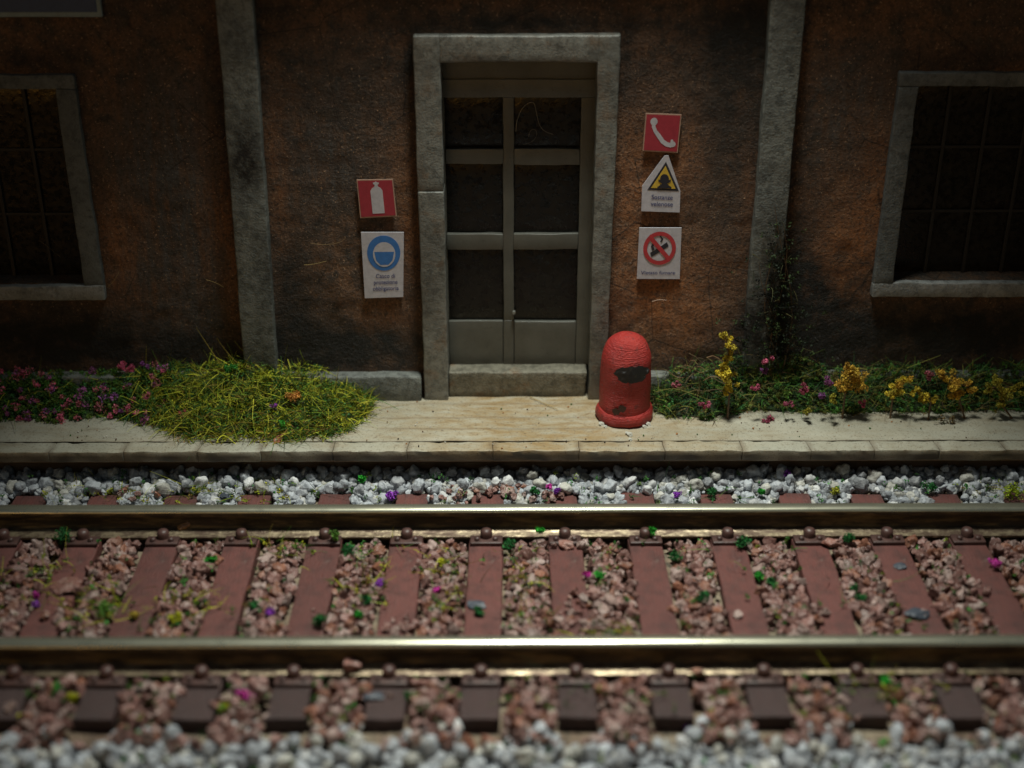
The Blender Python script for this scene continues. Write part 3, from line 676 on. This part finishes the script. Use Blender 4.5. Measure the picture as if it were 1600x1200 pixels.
scatter((-4.0, 4.0, YN_ + .14, YF_ - .14), .075, lambda x, y: None if on_sleeper(x, y, .05) else put(bp, BV, (x, y, gz(x, y) + .075), random.uniform(.030, .045), brownc(), .5))
scatter((-4.0, 4.0, yend0 - .12, YN_ - .14), .11, lambda x, y: None if on_sleeper(x, y, .05) else put(bp, BV, (x, y, gz(x, y) + .11), random.uniform(.035, .06), brownc(), .5))
for px, py, n in ((780, 762, 30), (850, 775, 14), (195, 770, 10), (700, 772, 10)):
    for _ in range(n):
        c = at_z(px + random.gauss(0, 28), py + random.gauss(0, 5), -.17)
        if c.y > YF_ + .13: put(bp, BV, (c.x, c.y, c.z), random.uniform(.018, .034), brownc())
tag(bp.build('brown_ballast', BROWNP, smooth=True, auto=38), 'rough reddish brown stones packed between the sleepers', 'gravel', kind='stuff')
# stones one can point at
def chip(px, py, r_, label, mat_, z=ZS, flatk=.3, name='stone', cat='stone', colr=(.3, .13, .1)):
    c = at_z(px, py, z + .01); b_ = MB(); V = BV[int(px) % 14] * np.array([r_ * 1.15, r_ * .9, r_ * flatk]) + np.array((c.x, c.y, z + r_ * flatk * .7)); b_.add(V, IF, colr)
    return tag(b_.build(name, mat_, loc=(c.x, c.y, z)), label, cat, 'stones lying on the sleepers')
chip(745, 944, .058, 'dark slate chip on the middle sleeper, under a green tuft', SLATE, name='slate_chip', cat='stone chip')
chip(1438, 962, .080, 'large blue-grey slate flake at the near end of a sleeper, right of the track', SLATE, name='slate_chip', cat='stone chip')
chip(1407, 884, .040, 'small slate chip on the far half of the sleeper with the large flake', SLATE, name='slate_chip', cat='stone chip')
chip(585, 1088, .055, 'blurred dark slate chip on a sleeper end in front of the near rail', SLATE, name='slate_chip', cat='stone chip')
chip(350, 775, .045, 'dark slate chip on a sleeper end behind the far rail', SLATE, z=-.185, name='slate_chip', cat='stone chip')
chip(105, 918, .095, 'broad flat brown stone lying across a sleeper at the left', BROWNP, flatk=.35, colr=(.22, .10, .08))
chip(885, 853, .050, 'upright brown stone at the far end of a half buried sleeper', BROWNP, flatk=.7)
chip(287, 823, .050, 'ochre stone against the foot of the far rail, left', BROWNP, flatk=.8, colr=(.42, .22, .07), z=-.17)
chip(1300, 853, .055, 'big red-brown stone by the far rail fastening, right of the track', BROWNP, flatk=.8)
chip(548, 1042, .050, 'blurred brown stone standing against the near rail foot', BROWNP, flatk=1.0, z=-.17)
chip(1090, 1052, .035, 'small orange-brown stone beside a fastening of the near rail', BROWNP, flatk=.9, colr=(.35, .15, .08))

# ================================================================ PLANTS
def leaves(mb, cs_, rad, n, size, colf, up=.0, squash=1.0):
    """n small leaf-like quads in a ball round each centre"""
    for c in cs_:
        r_ = rad() if callable(rad) else rad
        N = n; d = rng.normal(size=(N, 3)); d /= np.linalg.norm(d, axis=1)[:, None]; d *= (rng.uniform(.15, 1, N) ** .6)[:, None] * r_; d[:, 2] *= squash
        p = d + np.array(c)[None]
        a = rng.normal(size=(N, 3)); a /= np.linalg.norm(a, axis=1)[:, None]; b = np.cross(a, rng.normal(size=(N, 3))); b /= np.linalg.norm(b, axis=1)[:, None]
        s = (size * rng.uniform(.6, 1.4, N))[:, None]
        V = np.stack([p - a * s, p + b * s * .55, p + a * s, p - b * s * .55], 1).reshape(-1, 3)
        base = np.array(colf()); k = rng.uniform(.65, 1.35, N)
        col = np.repeat(np.clip(base[None] * k[:, None], 0, 1), 4, axis=0)
        mb.add(V, [(4 * i, 4 * i + 1, 4 * i + 2, 4 * i + 3) for i in range(N)], col)
def blades(mb, P, D, L, W, cols, droop=.5, seg=5):
    N = len(P); P = np.array(P, float); D = np.array(D, float); D /= np.linalg.norm(D, axis=1)[:, None]
    side = np.cross(D, rng.normal(size=(N, 3))); side /= np.linalg.norm(side, axis=1)[:, None]
    bend = rng.normal(size=(N, 3)) * droop; bend[:, 2] -= droop * .6
    rows = []
    for s in range(seg + 1):
        t = s / seg; q = P + (D * t + bend * t * t * .5) * L[:, None]; w_ = (W * (1 - .75 * t))[:, None]
        rows.append(q - side * w_); rows.append(q + side * w_)
    V = np.stack(rows, 1).reshape(-1, 3); k = 2 * (seg + 1)
    F = [(i * k + 2 * s, i * k + 2 * s + 1, i * k + 2 * s + 3, i * k + 2 * s + 2) for i in range(N) for s in range(seg)]
    mb.add(V, F, np.repeat(np.array(cols, float), k, axis=0))
def pick(opts, j=.3):
    c = random.choice(opts); k = random.uniform(1 - j, 1 + j); return tuple(min(1, x * k) for x in c)
GR_OL = [(.30, .32, .02), (.19, .25, .02), (.36, .36, .03), (.08, .16, .02), (.42, .40, .04), (.04, .09, .02), (.05, .11, .02), (.20, .15, .025)]
GR_DK = [(.04, .12, .02), (.06, .16, .025), (.025, .07, .02), (.10, .16, .03), (.04, .13, .04)]
PINK = [(.52, .11, .19), (.44, .10, .17), (.48, .14, .18), (.30, .09, .24), (.26, .09, .27), (.40, .12, .15)]
def interp(T, x):
    if x <= T[0][0]: return T[0][1]
    for (a, b), (c, d) in zip(T[:-1], T[1:]):
        if x <= c: return b + (d - b) * (x - a) / (c - a)
    return T[-1][1]
class Heap:
    """ground cover banked against the wall: front edge and height follow the photo"""
    def __init__(s, front, high):   # tables in photo px : front edge row, height in metres
        s.fr = [(at_z(px, py, PZ).x, at_z(px, py, PZ).y) for px, py in front]; s.hi = [(at_z(px, 640, PZ).x, h) for px, h in high]; s.x0, s.x1 = s.fr[0][0], s.fr[-1][0]
    def yf(s, x): return interp(s.fr, x) + .05 * n3(x, 0, 0, 6) + .03 * n3(x, 3, 0, 17)
    def surf(s, x, t):
        y = WY - .02 + (s.yf(x) - WY + .02) * t; h = interp(s.hi, x) * (1 - t ** 1.6) * (1 + .35 * n3(x, y, 0, 5)) + .012 * (1 - t); return (x, y, PZ + max(.002, h))
    def mound(s, mb, col):
        nx = int((s.x1 - s.x0) / .04); nt = 14; V = []; cc = []
        for j in range(nt + 1):
            for i in range(nx + 1):
                x = s.x0 + (s.x1 - s.x0) * i / nx; p = s.surf(x, j / nt * .93); e = min(1, min(i, nx - i) / 4)
                V.append((p[0], p[1], PZ - .004 + (p[2] - PZ - .01) * .78 * e + .012 * n3(*p, 25))); k = 1 + .5 * n3(*p, 12); cc.append([c * k for c in col])
        mb.add(V, [(j * (nx + 1) + i, (j + 1) * (nx + 1) + i, (j + 1) * (nx + 1) + i + 1, j * (nx + 1) + i + 1) for j in range(nt) for i in range(nx)], cc)
    def pt(s, te=1.0):
        x = random.uniform(s.x0, s.x1); return s.surf(x, random.random() ** .8 * te)
# left: pink flowering cover
h1 = Heap([(-140, 655), (0, 657), (90, 660), (160, 655), (240, 664), (262, 660)], [(-140, .23), (60, .20), (150, .21), (262, .27)])
mb = MB(); h1.mound(mb, (.02, .04, .012))
leaves(mb, [h1.pt() for _ in range(900)], lambda: random.uniform(.015, .04), 26, .010, lambda: pick(GR_DK + [(.07, .12, .02)]))
P = [h1.pt() for _ in range(420)]; blades(mb, P, [(random.gauss(0, 1), random.gauss(-.3, .8), random.uniform(.1, 1.2)) for _ in P], rng.uniform(.05, .17, len(P)), rng.uniform(.0022, .004, len(P)), [pick(GR_OL + GR_DK) for _ in P], .7)
leaves(mb, [(x, y, z + .018) for x, y, z in [h1.pt() for _ in range(120)]], lambda: random.uniform(.018, .045), 46, .010, lambda: pick(PINK))
tag(mb.build('flowering_ground_cover', FOL), 'dark green ground cover dotted with pink and purple blossom, along the wall at the left', 'ground cover', kind='stuff')
# left: big yellow-green clump
h2 = Heap([(215, 650), (250, 668), (300, 688), (380, 685), (440, 689), (510, 684), (550, 672), (580, 640)], [(215, .24), (290, .24), (350, .30), (430, .30), (500, .21), (545, .12), (580, .03)])
mb = MB(); h2.mound(mb, (.025, .035, .012))
leaves(mb, [h2.pt() for _ in range(900)], lambda: random.uniform(.018, .045), 20, .009, lambda: pick(GR_OL + GR_DK))
P = [h2.pt(1.03) for _ in range(4800)]
blades(mb, P, [(random.gauss(0, 1), random.gauss(-.25, .9), random.uniform(-.1, 1.0)) for _ in P], rng.uniform(.05, .18, len(P)), rng.uniform(.002, .0050, len(P)), [pick(GR_OL, .5) for _ in P], .75)
P = [h2.pt(1.08) for _ in range(500)]; P = [p for p in P if p[2] < PZ + .12]
blades(mb, P, [(random.gauss(0, 1), random.gauss(-.4, .8), random.uniform(0, .3)) for _ in P], rng.uniform(.05, .14, len(P)), rng.uniform(.002, .004, len(P)), [pick([(.28, .15, .05), (.20, .10, .03), (.10, .08, .03)]) for _ in P], .5)
tag(mb.build('grass_clump', FOL), 'large tangled yellow-green grass clump spreading from the left pilaster onto the platform', 'grass clump')
# right: dark undergrowth
h3 = Heap([(1012, 640), (1040, 652), (1110, 658), (1160, 644), (1250, 645), (1330, 648), (1420, 645), (1520, 645), (1600, 642), (1750, 642)], [(1012, .12), (1060, .22), (1150, .33), (1230, .34), (1300, .25), (1750, .24)])
mb = MB(); h3.mound(mb, (.014, .028, .010))
leaves(mb, [h3.pt() for _ in range(1300)], lambda: random.uniform(.015, .04), 22, .010, lambda: pick(GR_DK + [(.02, .035, .012)] * 3 + [(.10, .11, .02), (.13, .12, .03)]))
P = [h3.pt() for _ in range(2600)]; blades(mb, P, [(random.gauss(0, 1), random.gauss(-.3, .8), random.uniform(.1, 1.1)) for _ in P], rng.uniform(.05, .19, len(P)), rng.uniform(.002, .0036, len(P)), [pick(GR_DK + [(.16, .17, .03), (.14, .11, .04), (.20, .20, .04), (.10, .12, .03), (.12, .08, .04)]) for _ in P], .7)
tag(mb.build('undergrowth', FOL), 'dark green tangled undergrowth along the wall right of the bin', 'undergrowth', kind='stuff')
def blob_plant(name, label, cat, pts, cols, group=None, n=70, size=.009, Y=None, stem=True, zoff=0):
    """small plant from leaf clusters at the photo positions pts = (px, py, radius px)"""
    px0, py0, _ = pts[-1]; c0 = at_y(px0, py0, Y); z0 = PZ
    mb = MB()
    for px, py, rp in pts:
        c = at_y(px, py, Y + random.uniform(-.02, .02)); r_ = rp / 160
        k = max(6, int((rp / 3.4) ** 2)); sub = [(c.x + random.gauss(0, r_ * .38), c.y + random.gauss(0, r_ * .32), c.z + random.gauss(0, r_ * .38)) for _ in range(k)]
        leaves(mb, sub, r_ * .38, int(n * .8), size * .95, lambda: pick(cols))
    e = empty(name, (c0.x, Y, z0), label, cat, group); mb.build('foliage', FOL, e)
    if stem:
        s = MB(); q = [(at_y(px, py, Y).x, Y, at_y(px, py, Y).z) for px, py, _ in pts]; q = sorted(q, key=lambda p: -p[2]) + [(c0.x, Y, z0)]
        s.add(*tube(q, .004, .008)); s.build('stem', flat('stem_brown', (.10, .06, .03)) if 'stem_brown' not in bpy.data.materials else bpy.data.materials['stem_brown'], e)
YLW = [(.52, .40, .03), (.44, .33, .03), (.36, .28, .03), (.58, .46, .05)]; OCH = [(.42, .25, .03), (.36, .21, .03), (.48, .32, .04)]
Yp = WY - .40; gs = 'yellow flowering plants along the wall on the right'
blob_plant('yellow_plant', 'tall narrow bright yellow plant climbing left of the right pilaster', 'plant', [(1133, 522, 8), (1137, 540, 9), (1138, 556, 9), (1128, 572, 7), (1133, 585, 12), (1142, 597, 9), (1140, 612, 8)], YLW, gs, Y=Yp)
blob_plant('yellow_plant', 'ochre pointed bush, nearest of the yellow bushes to the right pilaster', 'plant', [(1325, 570, 8), (1328, 586, 14), (1340, 594, 13), (1322, 602, 11)], OCH, gs, Y=Yp)
blob_plant('yellow_plant', 'low bright yellow bush, second along from the ochre pointed bush', 'plant', [(1415, 595, 10), (1402, 608, 10), (1396, 614, 9)], YLW + OCH[:1], gs, Y=Yp)
blob_plant('yellow_plant', 'lowest bright yellow spray, between the second bush and the wide ochre one', 'plant', [(1430, 612, 8), (1442, 620, 9), (1455, 624, 8)], YLW, gs, Y=Yp - .02)
blob_plant('yellow_plant', 'wide dull ochre bush below the right window', 'plant', [(1475, 588, 10), (1490, 596, 13), (1495, 610, 11), (1515, 606, 9)], OCH, gs, Y=Yp)
blob_plant('yellow_plant', 'sparse greenish yellow bush close to the right edge', 'plant', [(1560, 596, 9), (1568, 612, 10), (1562, 628, 9), (1545, 606, 7), (1590, 604, 10)], [(.24, .22, .03), (.30, .25, .03)], gs, Y=Yp)
blob_plant('yellow_plant', 'small yellow-green tuft at the platform edge of the undergrowth', 'plant', [(1300, 620, 8), (1262, 640, 7)], [(.26, .24, .03)], gs, Y=Yp - .08, stem=False)
for i, (px, py, rp, c, lb) in enumerate([(1196, 564, 7, 0, 'pink blossom highest in the undergrowth, beside the right pilaster foot'), (1197, 580, 5, 4, 'purple blossom just under the highest pink one'), (1183, 605, 6, 0, 'pink blossom halfway down the undergrowth, right of the tall yellow plant'),
      (1256, 608, 8, 0, 'bright pink blossom between the tall yellow plant and the ochre bush'), (1283, 617, 7, 4, 'purple blossom left of the ochre pointed bush'), (1294, 594, 9, 3, 'dull magenta blossom touching the ochre pointed bush'),
      (1233, 632, 6, 1, 'pink blossom at the front edge of the undergrowth'), (1348, 631, 5, 0, 'pink blossom below the ochre pointed bush'), (1057, 601, 6, 5, 'dull pink blossom just right of the litter bin'), (1103, 633, 7, 1, 'pink blossom at the lower left of the undergrowth'),
      (1199, 655, 7, 0, 'single pink blossom lying on the bare platform'), (1450, 585, 7, 5, 'faded red blossom between two yellow bushes')]):
    Yb = WY - .42
    if py > 640: Yb = at_z(px, py, PZ + .02).y
    blob_plant('blossom', lb, 'flower', [(px, py, rp)], [tuple(.7 * q for q in PINK[c])], 'blossoms among the undergrowth on the right', Y=min(Yb, at_z(px, py, PZ + .02).y), stem=False, n=80, size=.008)
for (px, py, rp, cl, lb) in [(427, 636, 5, (.28, .07, .36), 'purple blossom near the middle of the big grass clump'), (280, 649, 6, (.50, .08, .12), 'red-pink blossom at the left of the big grass clump'), (458, 617, 10, (.50, .22, .05), 'orange tuft in the big grass clump'), (408, 590, 13, (.30, .32, .02), 'bright yellow-green tuft high on the big grass clump'),
      (358, 575, 9, (.05, .25, .04), 'bright green tuft high on the big grass clump, left of the yellow-green one'), (443, 664, 7, (.05, .28, .03), 'bright green tuft low on the big grass clump'), (199, 577, 10, (.5, .09, .17), 'large pink blossom topmost in the cover at the left'), (227, 571, 7, (.25, .07, .26), 'purple blossom topmost beside the large pink one')]:
    x = at_y(px, py, WY - .2).x; hp = h2 if px > 215 else h1
    best = min((hp.surf(x, t / 20) for t in range(21)), key=lambda p: abs(at_y(px, py, p[1]).z - p[2])); 
    blob_plant('flower_tuft', lb, 'tuft', [(px, py, rp)], [cl], 'coloured tufts in the grass at the left', Y=best[1] - .05, stem=False, n=70, size=.008)
# dark climber on the right pilaster
mb = MB()
for _ in range(300):
    t = random.random() ** .7; px = 1222 + (1208 - 1222) * t + random.gauss(0, 12 + 30 * t); py = 345 + 225 * t ** .8 + random.gauss(0, 8)
    c = at_y(px, py, WY - .13 - .05 * t + random.gauss(0, .012)); leaves(mb, [c], .026, 10, .010, lambda: pick([(.008, .013, .007), (.010, .016, .008), (.012, .010, .007), (.03, .05, .015)]))
P = [tuple(at_y(1212 + random.gauss(0, 26), random.uniform(380, 570), WY - .15)) for _ in range(70)]
blades(mb, P, [(random.gauss(0, 1), random.gauss(-.2, .4), random.gauss(.2, .8)) for _ in P], rng.uniform(.05, .16, len(P)), rng.uniform(.0015, .003, len(P)), [pick([(.06, .06, .025), (.02, .03, .012), (.12, .11, .04)]) for _ in P], .6)
e = empty('climbing_plant', (at_y(1205, 590, WY - .15).x, WY - .15, PZ), 'blackish green climber clinging to the foot of the right pilaster', 'climbing plant'); mb.build('foliage', FOL, e)
s = MB()
for k in range(4):
    q = [at_y(1200 + 8 * k + 14 * math.sin(k * 2 + i * .8), 590 - i * (30 + 5 * k), WY - .12) for i in range(7)]; s.add(*tube(q, .006, .002))
s.build('stem', bpy.data.materials['stem_brown'], e)
# dry twigs between bin and pilaster
mb = MB(); q0 = at_y(1070, 575, WY - .2)
for k in range(26):
    a0 = at_y(random.uniform(1015, 1120), random.uniform(560, 600), WY - .22 + random.uniform(-.05, .05)); d = Vector((random.gauss(.2, 1), random.gauss(0, .3), random.uniform(-.1, .5))).normalized()
    L_ = random.uniform(.10, .28); q = [a0 + d * L_ * i / 5 + Vector((0, 0, .05 * math.sin(i * .8 + k) - .004 * i * i)) for i in range(6)]
    V, F = tube(q, .0035, .0015, 4); mb.add(V, F, pick([(.20, .12, .06), (.10, .07, .04), (.03, .025, .02)]))
tag(mb.build('dry_twigs', FOL, loc=tuple(q0)), 'bundle of dry brown twigs against the wall between the bin and the right pilaster', 'twigs')

# loose straws and fibres
def fibre(name, label, pts, Y, col, r_=.0022, cat='straw', z=None):
    q = [(at_z(px, py, z) if z is not None else at_y(px, py, Y)) for px, py in pts]
    # smooth a little
    for _ in range(2):
        n_ = [q[0]]
        for a, b in zip(q[:-1], q[1:]): n_ += [a * .75 + b * .25, a * .25 + b * .75]
        n_.append(q[-1]); q = n_
    mb = MB(); V, F = tube(q, r_, r_ * .6, 5); mb.add(V, F, col); c = q[0]; return tag(mb.build(name, FOL, loc=tuple(c), smooth=True), label, cat)
ST = (.34, .25, .10); YF0 = WY - .028
fibre('straw', 'pale dry straw on the wall just left of the left pilaster', [(322, 437), (338, 442), (350, 449)], YF0, ST)
fibre('straw', 'fine straw leaning against the plaster right of the left window', [(186, 425), (178, 440), (168, 448)], YF0, ST, .0016)
fibre('straw', 'dry straw lying level on the wall, left of the blue helmet sign', [(475, 414), (490, 413), (510, 408)], YF0, ST)
fibre('straw', 'curved straw above the level one, left of the blue helmet sign', [(485, 380), (505, 383), (530, 380), (540, 372)], YF0, (.25, .17, .08), .0016)
fibre('straw', 'straw stuck on the wall below the no smoking sign', [(1019, 471), (1030, 468), (1042, 469)], YF0, (.55, .4, .3), .0022)
fibre('straw', 'dry stem lying on the platform before the doorstep', [(828, 620), (850, 630), (872, 640)], 0, ST, .0035, z=PZ + .012)
fibre('straw', 'thin straw resting on the front of the doorstep', [(708, 607), (725, 613), (740, 618)], 0, ST, .0022, z=PZ + .012)
fibre('straw', 'long pale straw across the platform foot of the left grass clump', [(592, 640), (615, 634), (640, 632)], 0, ST, .002, z=PZ + .010)
fibre('straw', 'green-yellow straw curling up from the litter bin base to the right', [(1025, 612), (1050, 606), (1075, 612), (1110, 626)], WY - .34, (.24, .22, .05), .002)
fibre('loose_fibre', 'pale curled fibre stuck over the top right door pane', [(806, 205), (808, 185), (818, 165), (834, 157), (838, 175), (842, 195), (850, 205), (864, 210)], YD - .012, (.22, .20, .16), .0028, 'fibre')
fibre('loose_fibre', 'small looped fibre below the curled one on the door', [(826, 214), (828, 204), (836, 201), (840, 210), (832, 222), (818, 226)], YD - .012, (.18, .16, .13), .0022, 'fibre')
fibre('straw', 'straw standing against the dark left window pane', [(62, 376), (78, 388), (95, 402)], WY + .12, (.12, .10, .06), .0018)

# tufts on and between the tracks : (px, py, radius px, colour, z, label)
G1, G2, G3, YL, MG, PU = (.03, .30, .03), (.02, .12, .03), (.09, .20, .03), (.42, .42, .02), (.60, .06, .38), (.28, .06, .45)
TU = [(843, 828, 7, G1, -.12, 'bright green tuft on the far rail foot, left of a similar one'), (1019, 829, 7, G1, -.12, 'bright green tuft on the far rail foot, right of a similar one'),
 (795, 850, 12, G2, -.15, 'dark green tuft beside the middle sleeper far end'), (748, 955, 9, G2, -.17, 'dark green tuft on the slate chip of the middle sleeper'), (592, 911, 8, PU, -.17, 'violet tuft between two sleepers, left of the middle'),
 (682, 921, 6, MG, -.16, 'magenta tuft just left of the middle sleeper'), (691, 879, 7, YL, -.16, 'yellow tuft just left of the middle sleeper'), (560, 960, 7, G1, -.16, 'bright green tuft near the near rail, left of the middle'), (573, 938, 9, G2, -.17, 'dark green tuft above a bright green one, left of the middle'),
 (935, 900, 10, G1, -.16, 'bright green tuft right of the half buried sleeper'), (918, 898, 5, MG, -.16, 'tiny magenta tuft beside a green tuft right of the half buried sleeper'), (422, 956, 9, PU, -.16, 'violet tuft beside a dark green one, left of track'), (400, 948, 14, G2, -.16, 'dark green tuft left of the violet one'),
 (500, 968, 14, G2, -.15, 'tall dark green tuft on the near corner of a sleeper'), (272, 965, 10, YL, -.16, 'yellow-green tuft beside a sleeper at the left'), (210, 961, 8, (.45, .33, .05), -.17, 'ochre yellow tuft on a sleeper at the left'), (330, 875, 9, G1, -.16, 'bright green tuft between sleepers, upper left'),
 (100, 836, 13, G2, -.14, 'dark green tuft by the far rail at the far left'), (160, 955, 16, G3, -.17, 'olive green tuft between sleepers at the far left'), (57, 930, 6, MG, -.16, 'magenta tuft at the far left between sleepers'), (55, 943, 6, PU, -.17, 'purple tuft just under a magenta one at the far left'),
 (1185, 900, 9, G1, -.16, 'bright green tuft beside a darker one, right of track middle'), (1205, 908, 9, G2, -.16, 'dark green tuft right of a bright one'), (1160, 848, 12, G2, -.15, 'dark green tuft by the far rail, right of middle'), (1325, 838, 11, G2, -.14, 'green tuft on the far rail foot, right side'),
 (1057, 870, 11, G2, -.16, 'dark green tuft between sleepers, near the far rail'), (1098, 932, 12, G2, -.17, 'dark green tuft right of the second sleeper from the middle'), (1557, 880, 8, MG, -.15, 'magenta tuft near the right edge between the rails'), (1345, 935, 9, G2, -.17, 'green tuft between sleepers on the right'), (1335, 920, 8, G2, -.17, 'small green tuft above another between sleepers on the right'),
 (385, 1087, 13, MG, -.16, 'big magenta tuft in front of the near rail, left'), (350, 1105, 10, YL, -.19, 'yellow-green tuft left below the big magenta one'), (92, 1075, 12, G1, -.17, 'bright green tuft before the near rail, far left'), (110, 1092, 10, YL, -.19, 'yellow-green tuft touching the bright green one, far left'), (45, 1120, 10, YL, -.22, 'yellow-green tuft at the lower left corner'),
 (492, 1160, 12, PU, -.33, 'violet tuft in the foreground pebbles, left of the middle'), (1075, 1137, 9, PU, -.28, 'violet tuft in the foreground pebbles, right of the middle'), (1447, 1137, 11, PU, -.28, 'violet tuft in the foreground pebbles, at the right'), (1388, 1165, 15, G1, -.33, 'bright green tuft in the foreground pebbles, right'), (230, 1135, 12, G3, -.25, 'olive green tuft at the edge of the foreground pebbles'), (360, 1135, 9, G1, -.26, 'green tuft at the edge of the foreground pebbles'),
 (610, 773, 10, PU, -.15, 'violet tuft behind the far rail, left of the middle'), (565, 748, 7, G1, -.12, 'bright green tuft in the white pebbles by the platform'), (857, 760, 6, MG, -.13, 'magenta tuft in the white pebbles, middle'), (870, 767, 5, PU, -.13, 'small violet tuft beside the magenta one in the white pebbles'), (1057, 773, 6, PU, -.14, 'violet tuft behind the far rail, right'), (1230, 740, 6, PU, -.11, 'violet tuft in the white pebbles, closest to the platform'),
 (1190, 769, 6, G1, -.14, 'bright green tuft behind the far rail, right'), (835, 768, 8, G2, -.13, 'dark green tuft in the white pebbles, middle'), (1455, 760, 11, G2, -.13, 'dark green tuft in the white pebbles at the right'), (1585, 768, 15, (.30, .38, .02), -.13, 'big lime tuft behind the far rail at the right edge'), (1305, 767, 8, (.3, .3, .03), -.14, 'yellow-green tuft behind the far rail, right'), (1115, 768, 10, G2, -.14, 'dark green tuft beside a bright one behind the far rail'),
 (1410, 1072, 12, G2, -.18, 'dark green tuft before the near rail at the right'), (1385, 1065, 10, G1, -.17, 'green tuft before the near rail at the right'), (540, 862, 16, G2, -.15, 'wide dark green tuft near the far rail, left of the middle'), (525, 835, 9, G3, -.12, 'green tuft rising against the far rail, left of the middle'), (640, 1088, 10, G2, -.2, 'dark tuft beside a sleeper end before the near rail')]
leafc = {}
for px, py, rp, cl, z, lb in TU:
    c = at_z(px, py, z); depth = (c - CO).length; r_ = rp / (FPX / depth); mb = MB()
    sub = [(c.x + random.gauss(0, r_ * .33), c.y + random.gauss(0, r_ * .33), c.z + random.gauss(0, r_ * .25)) for _ in range(9)]
    leaves(mb, sub, r_ * .55, 34, .009, lambda: pick([cl], .35))
    k = 'flower_tuft' if cl in (MG, PU, YL) else 'grass_tuft'
    tag(mb.build(k, FOL, loc=tuple(c)), lb, 'tuft', 'small coloured tufts along the track')
# moss and thin weeds growing through the ballast
mb = MB()
zone = [(210, 760, 70, 14, 70, GR_OL), (300, 765, 60, 12, 60, GR_OL), (430, 765, 50, 10, 40, GR_OL), (380, 750, 40, 8, 20, GR_OL), (160, 945, 22, 20, 50, GR_OL), (60, 900, 40, 22, 60, GR_OL), (300, 940, 40, 18, 40, GR_OL), (440, 845, 22, 14, 36, GR_OL), (950, 985, 30, 8, 30, GR_OL), (700, 900, 18, 30, 40, GR_OL), (580, 890, 25, 30, 40, GR_OL), (1570, 760, 30, 10, 30, GR_OL), (1080, 770, 50, 9, 20, GR_DK), (815, 900, 16, 40, 30, GR_OL), (1390, 1075, 50, 12, 30, GR_OL), (730, 1200, 60, 12, 40, GR_DK), (1200, 890, 200, 50, 40, GR_DK), (900, 1090, 60, 20, 20, GR_DK)]
for px, py, sx, sy, n, cl in zone:
    P = []; 
    for _ in range(n):
        c = at_z(px + random.gauss(0, sx), py + random.gauss(0, sy), -.17)
        if abs(c.y - YF_) < .1 or abs(c.y - YN_) < .1: continue
        if c.y < yend0: c.z = gz(c.x, c.y) + .10
        P.append(tuple(c))
    if not P: continue
    leaves(mb, P[::2], .022, 12, .009, lambda: pick(cl))
    blades(mb, P, [(random.gauss(0, 1), random.gauss(0, .8), random.uniform(.1, .8)) for _ in P], rng.uniform(.06, .2, len(P)), rng.uniform(.002, .0035, len(P)), [pick(cl) for _ in P], .7)
for _ in range(1200):
    x = random.uniform(-3.9, 3.9); y = random.choice((random.uniform(YN_ + .15, YF_ - .15), random.uniform(YF_ + .15, YK0 + .05), random.uniform(yend0, YN_ - .14), random.uniform(YN_ + .15, YF_ - .15), random.uniform(5.3, yend0)))
    if on_sleeper(x, y, .01): continue
    z = gz(x, y) + random.uniform(.105, .15); leaves(mb, [(x, y, z)], random.uniform(.012, .032), 16, .008, lambda: pick(GR_DK + [(.05, .24, .04), (.20, .26, .03), (.06, .20, .04)]))
tag(mb.build('weeds', FOL), 'thin moss and wiry weeds growing through the ballast', 'weeds', kind='stuff')
# crumbs fallen on the platform
mb = MB()
for _ in range(150):
    x = random.uniform(-3.6, 3.6); y = random.uniform(YK1, WY - .12)
    if abs(x) < 1 and random.random() < .3: y = random.uniform(YK0 + .02, YK1)
    V = BV[random.randrange(14)][:, :] * random.uniform(.003, .009) + np.array((x, y, PZ + .006)); mb.add(V, IF, random.choice([(.10, .05, .03), (.05, .04, .03), (.3, .14, .05), (.04, .10, .02), (.5, .48, .42)]))
for px, py in ((940, 664), (946, 668), (1007, 668), (1013, 664), (980, 678), (985, 688), (984, 680), (432, 690)):
    c = at_z(px, py, PZ); mb.add(BV[3] * random.uniform(.014, .024) + np.array((c.x, c.y, PZ + .008)), IF, (.42, .41, .36))
tag(mb.build('crumbs', FOL), 'dark and pale crumbs scattered over the platform', 'crumbs', kind='stuff')
c = at_z(436, 690, PZ); mb = MB(); mb.add([(c.x - .03, c.y - .05, PZ + .006), (c.x + .02, c.y - .02, PZ + .012), (c.x + .035, c.y + .05, PZ + .05), (c.x - .01, c.y + .03, PZ + .035), (c.x - .04, c.y, PZ + .02)], [(0, 1, 2, 3, 4)], (.25, .10, .05))
tag(mb.build('dry_leaf', FOL), 'curled rust-brown leaf on the kerb below the grass clump', 'leaf')
c = at_z(1480, 662, PZ); mb = MB(); leaves(mb, [(c.x + random.gauss(0, .04), c.y, PZ + random.uniform(.01, .06)) for _ in range(14)], .02, 12, .009, lambda: pick([(.12, .08, .03), (.05, .06, .02)])); tag(mb.build('dry_tuft', FOL, loc=tuple(c)), 'small withered tuft standing alone on the platform at the right', 'tuft')
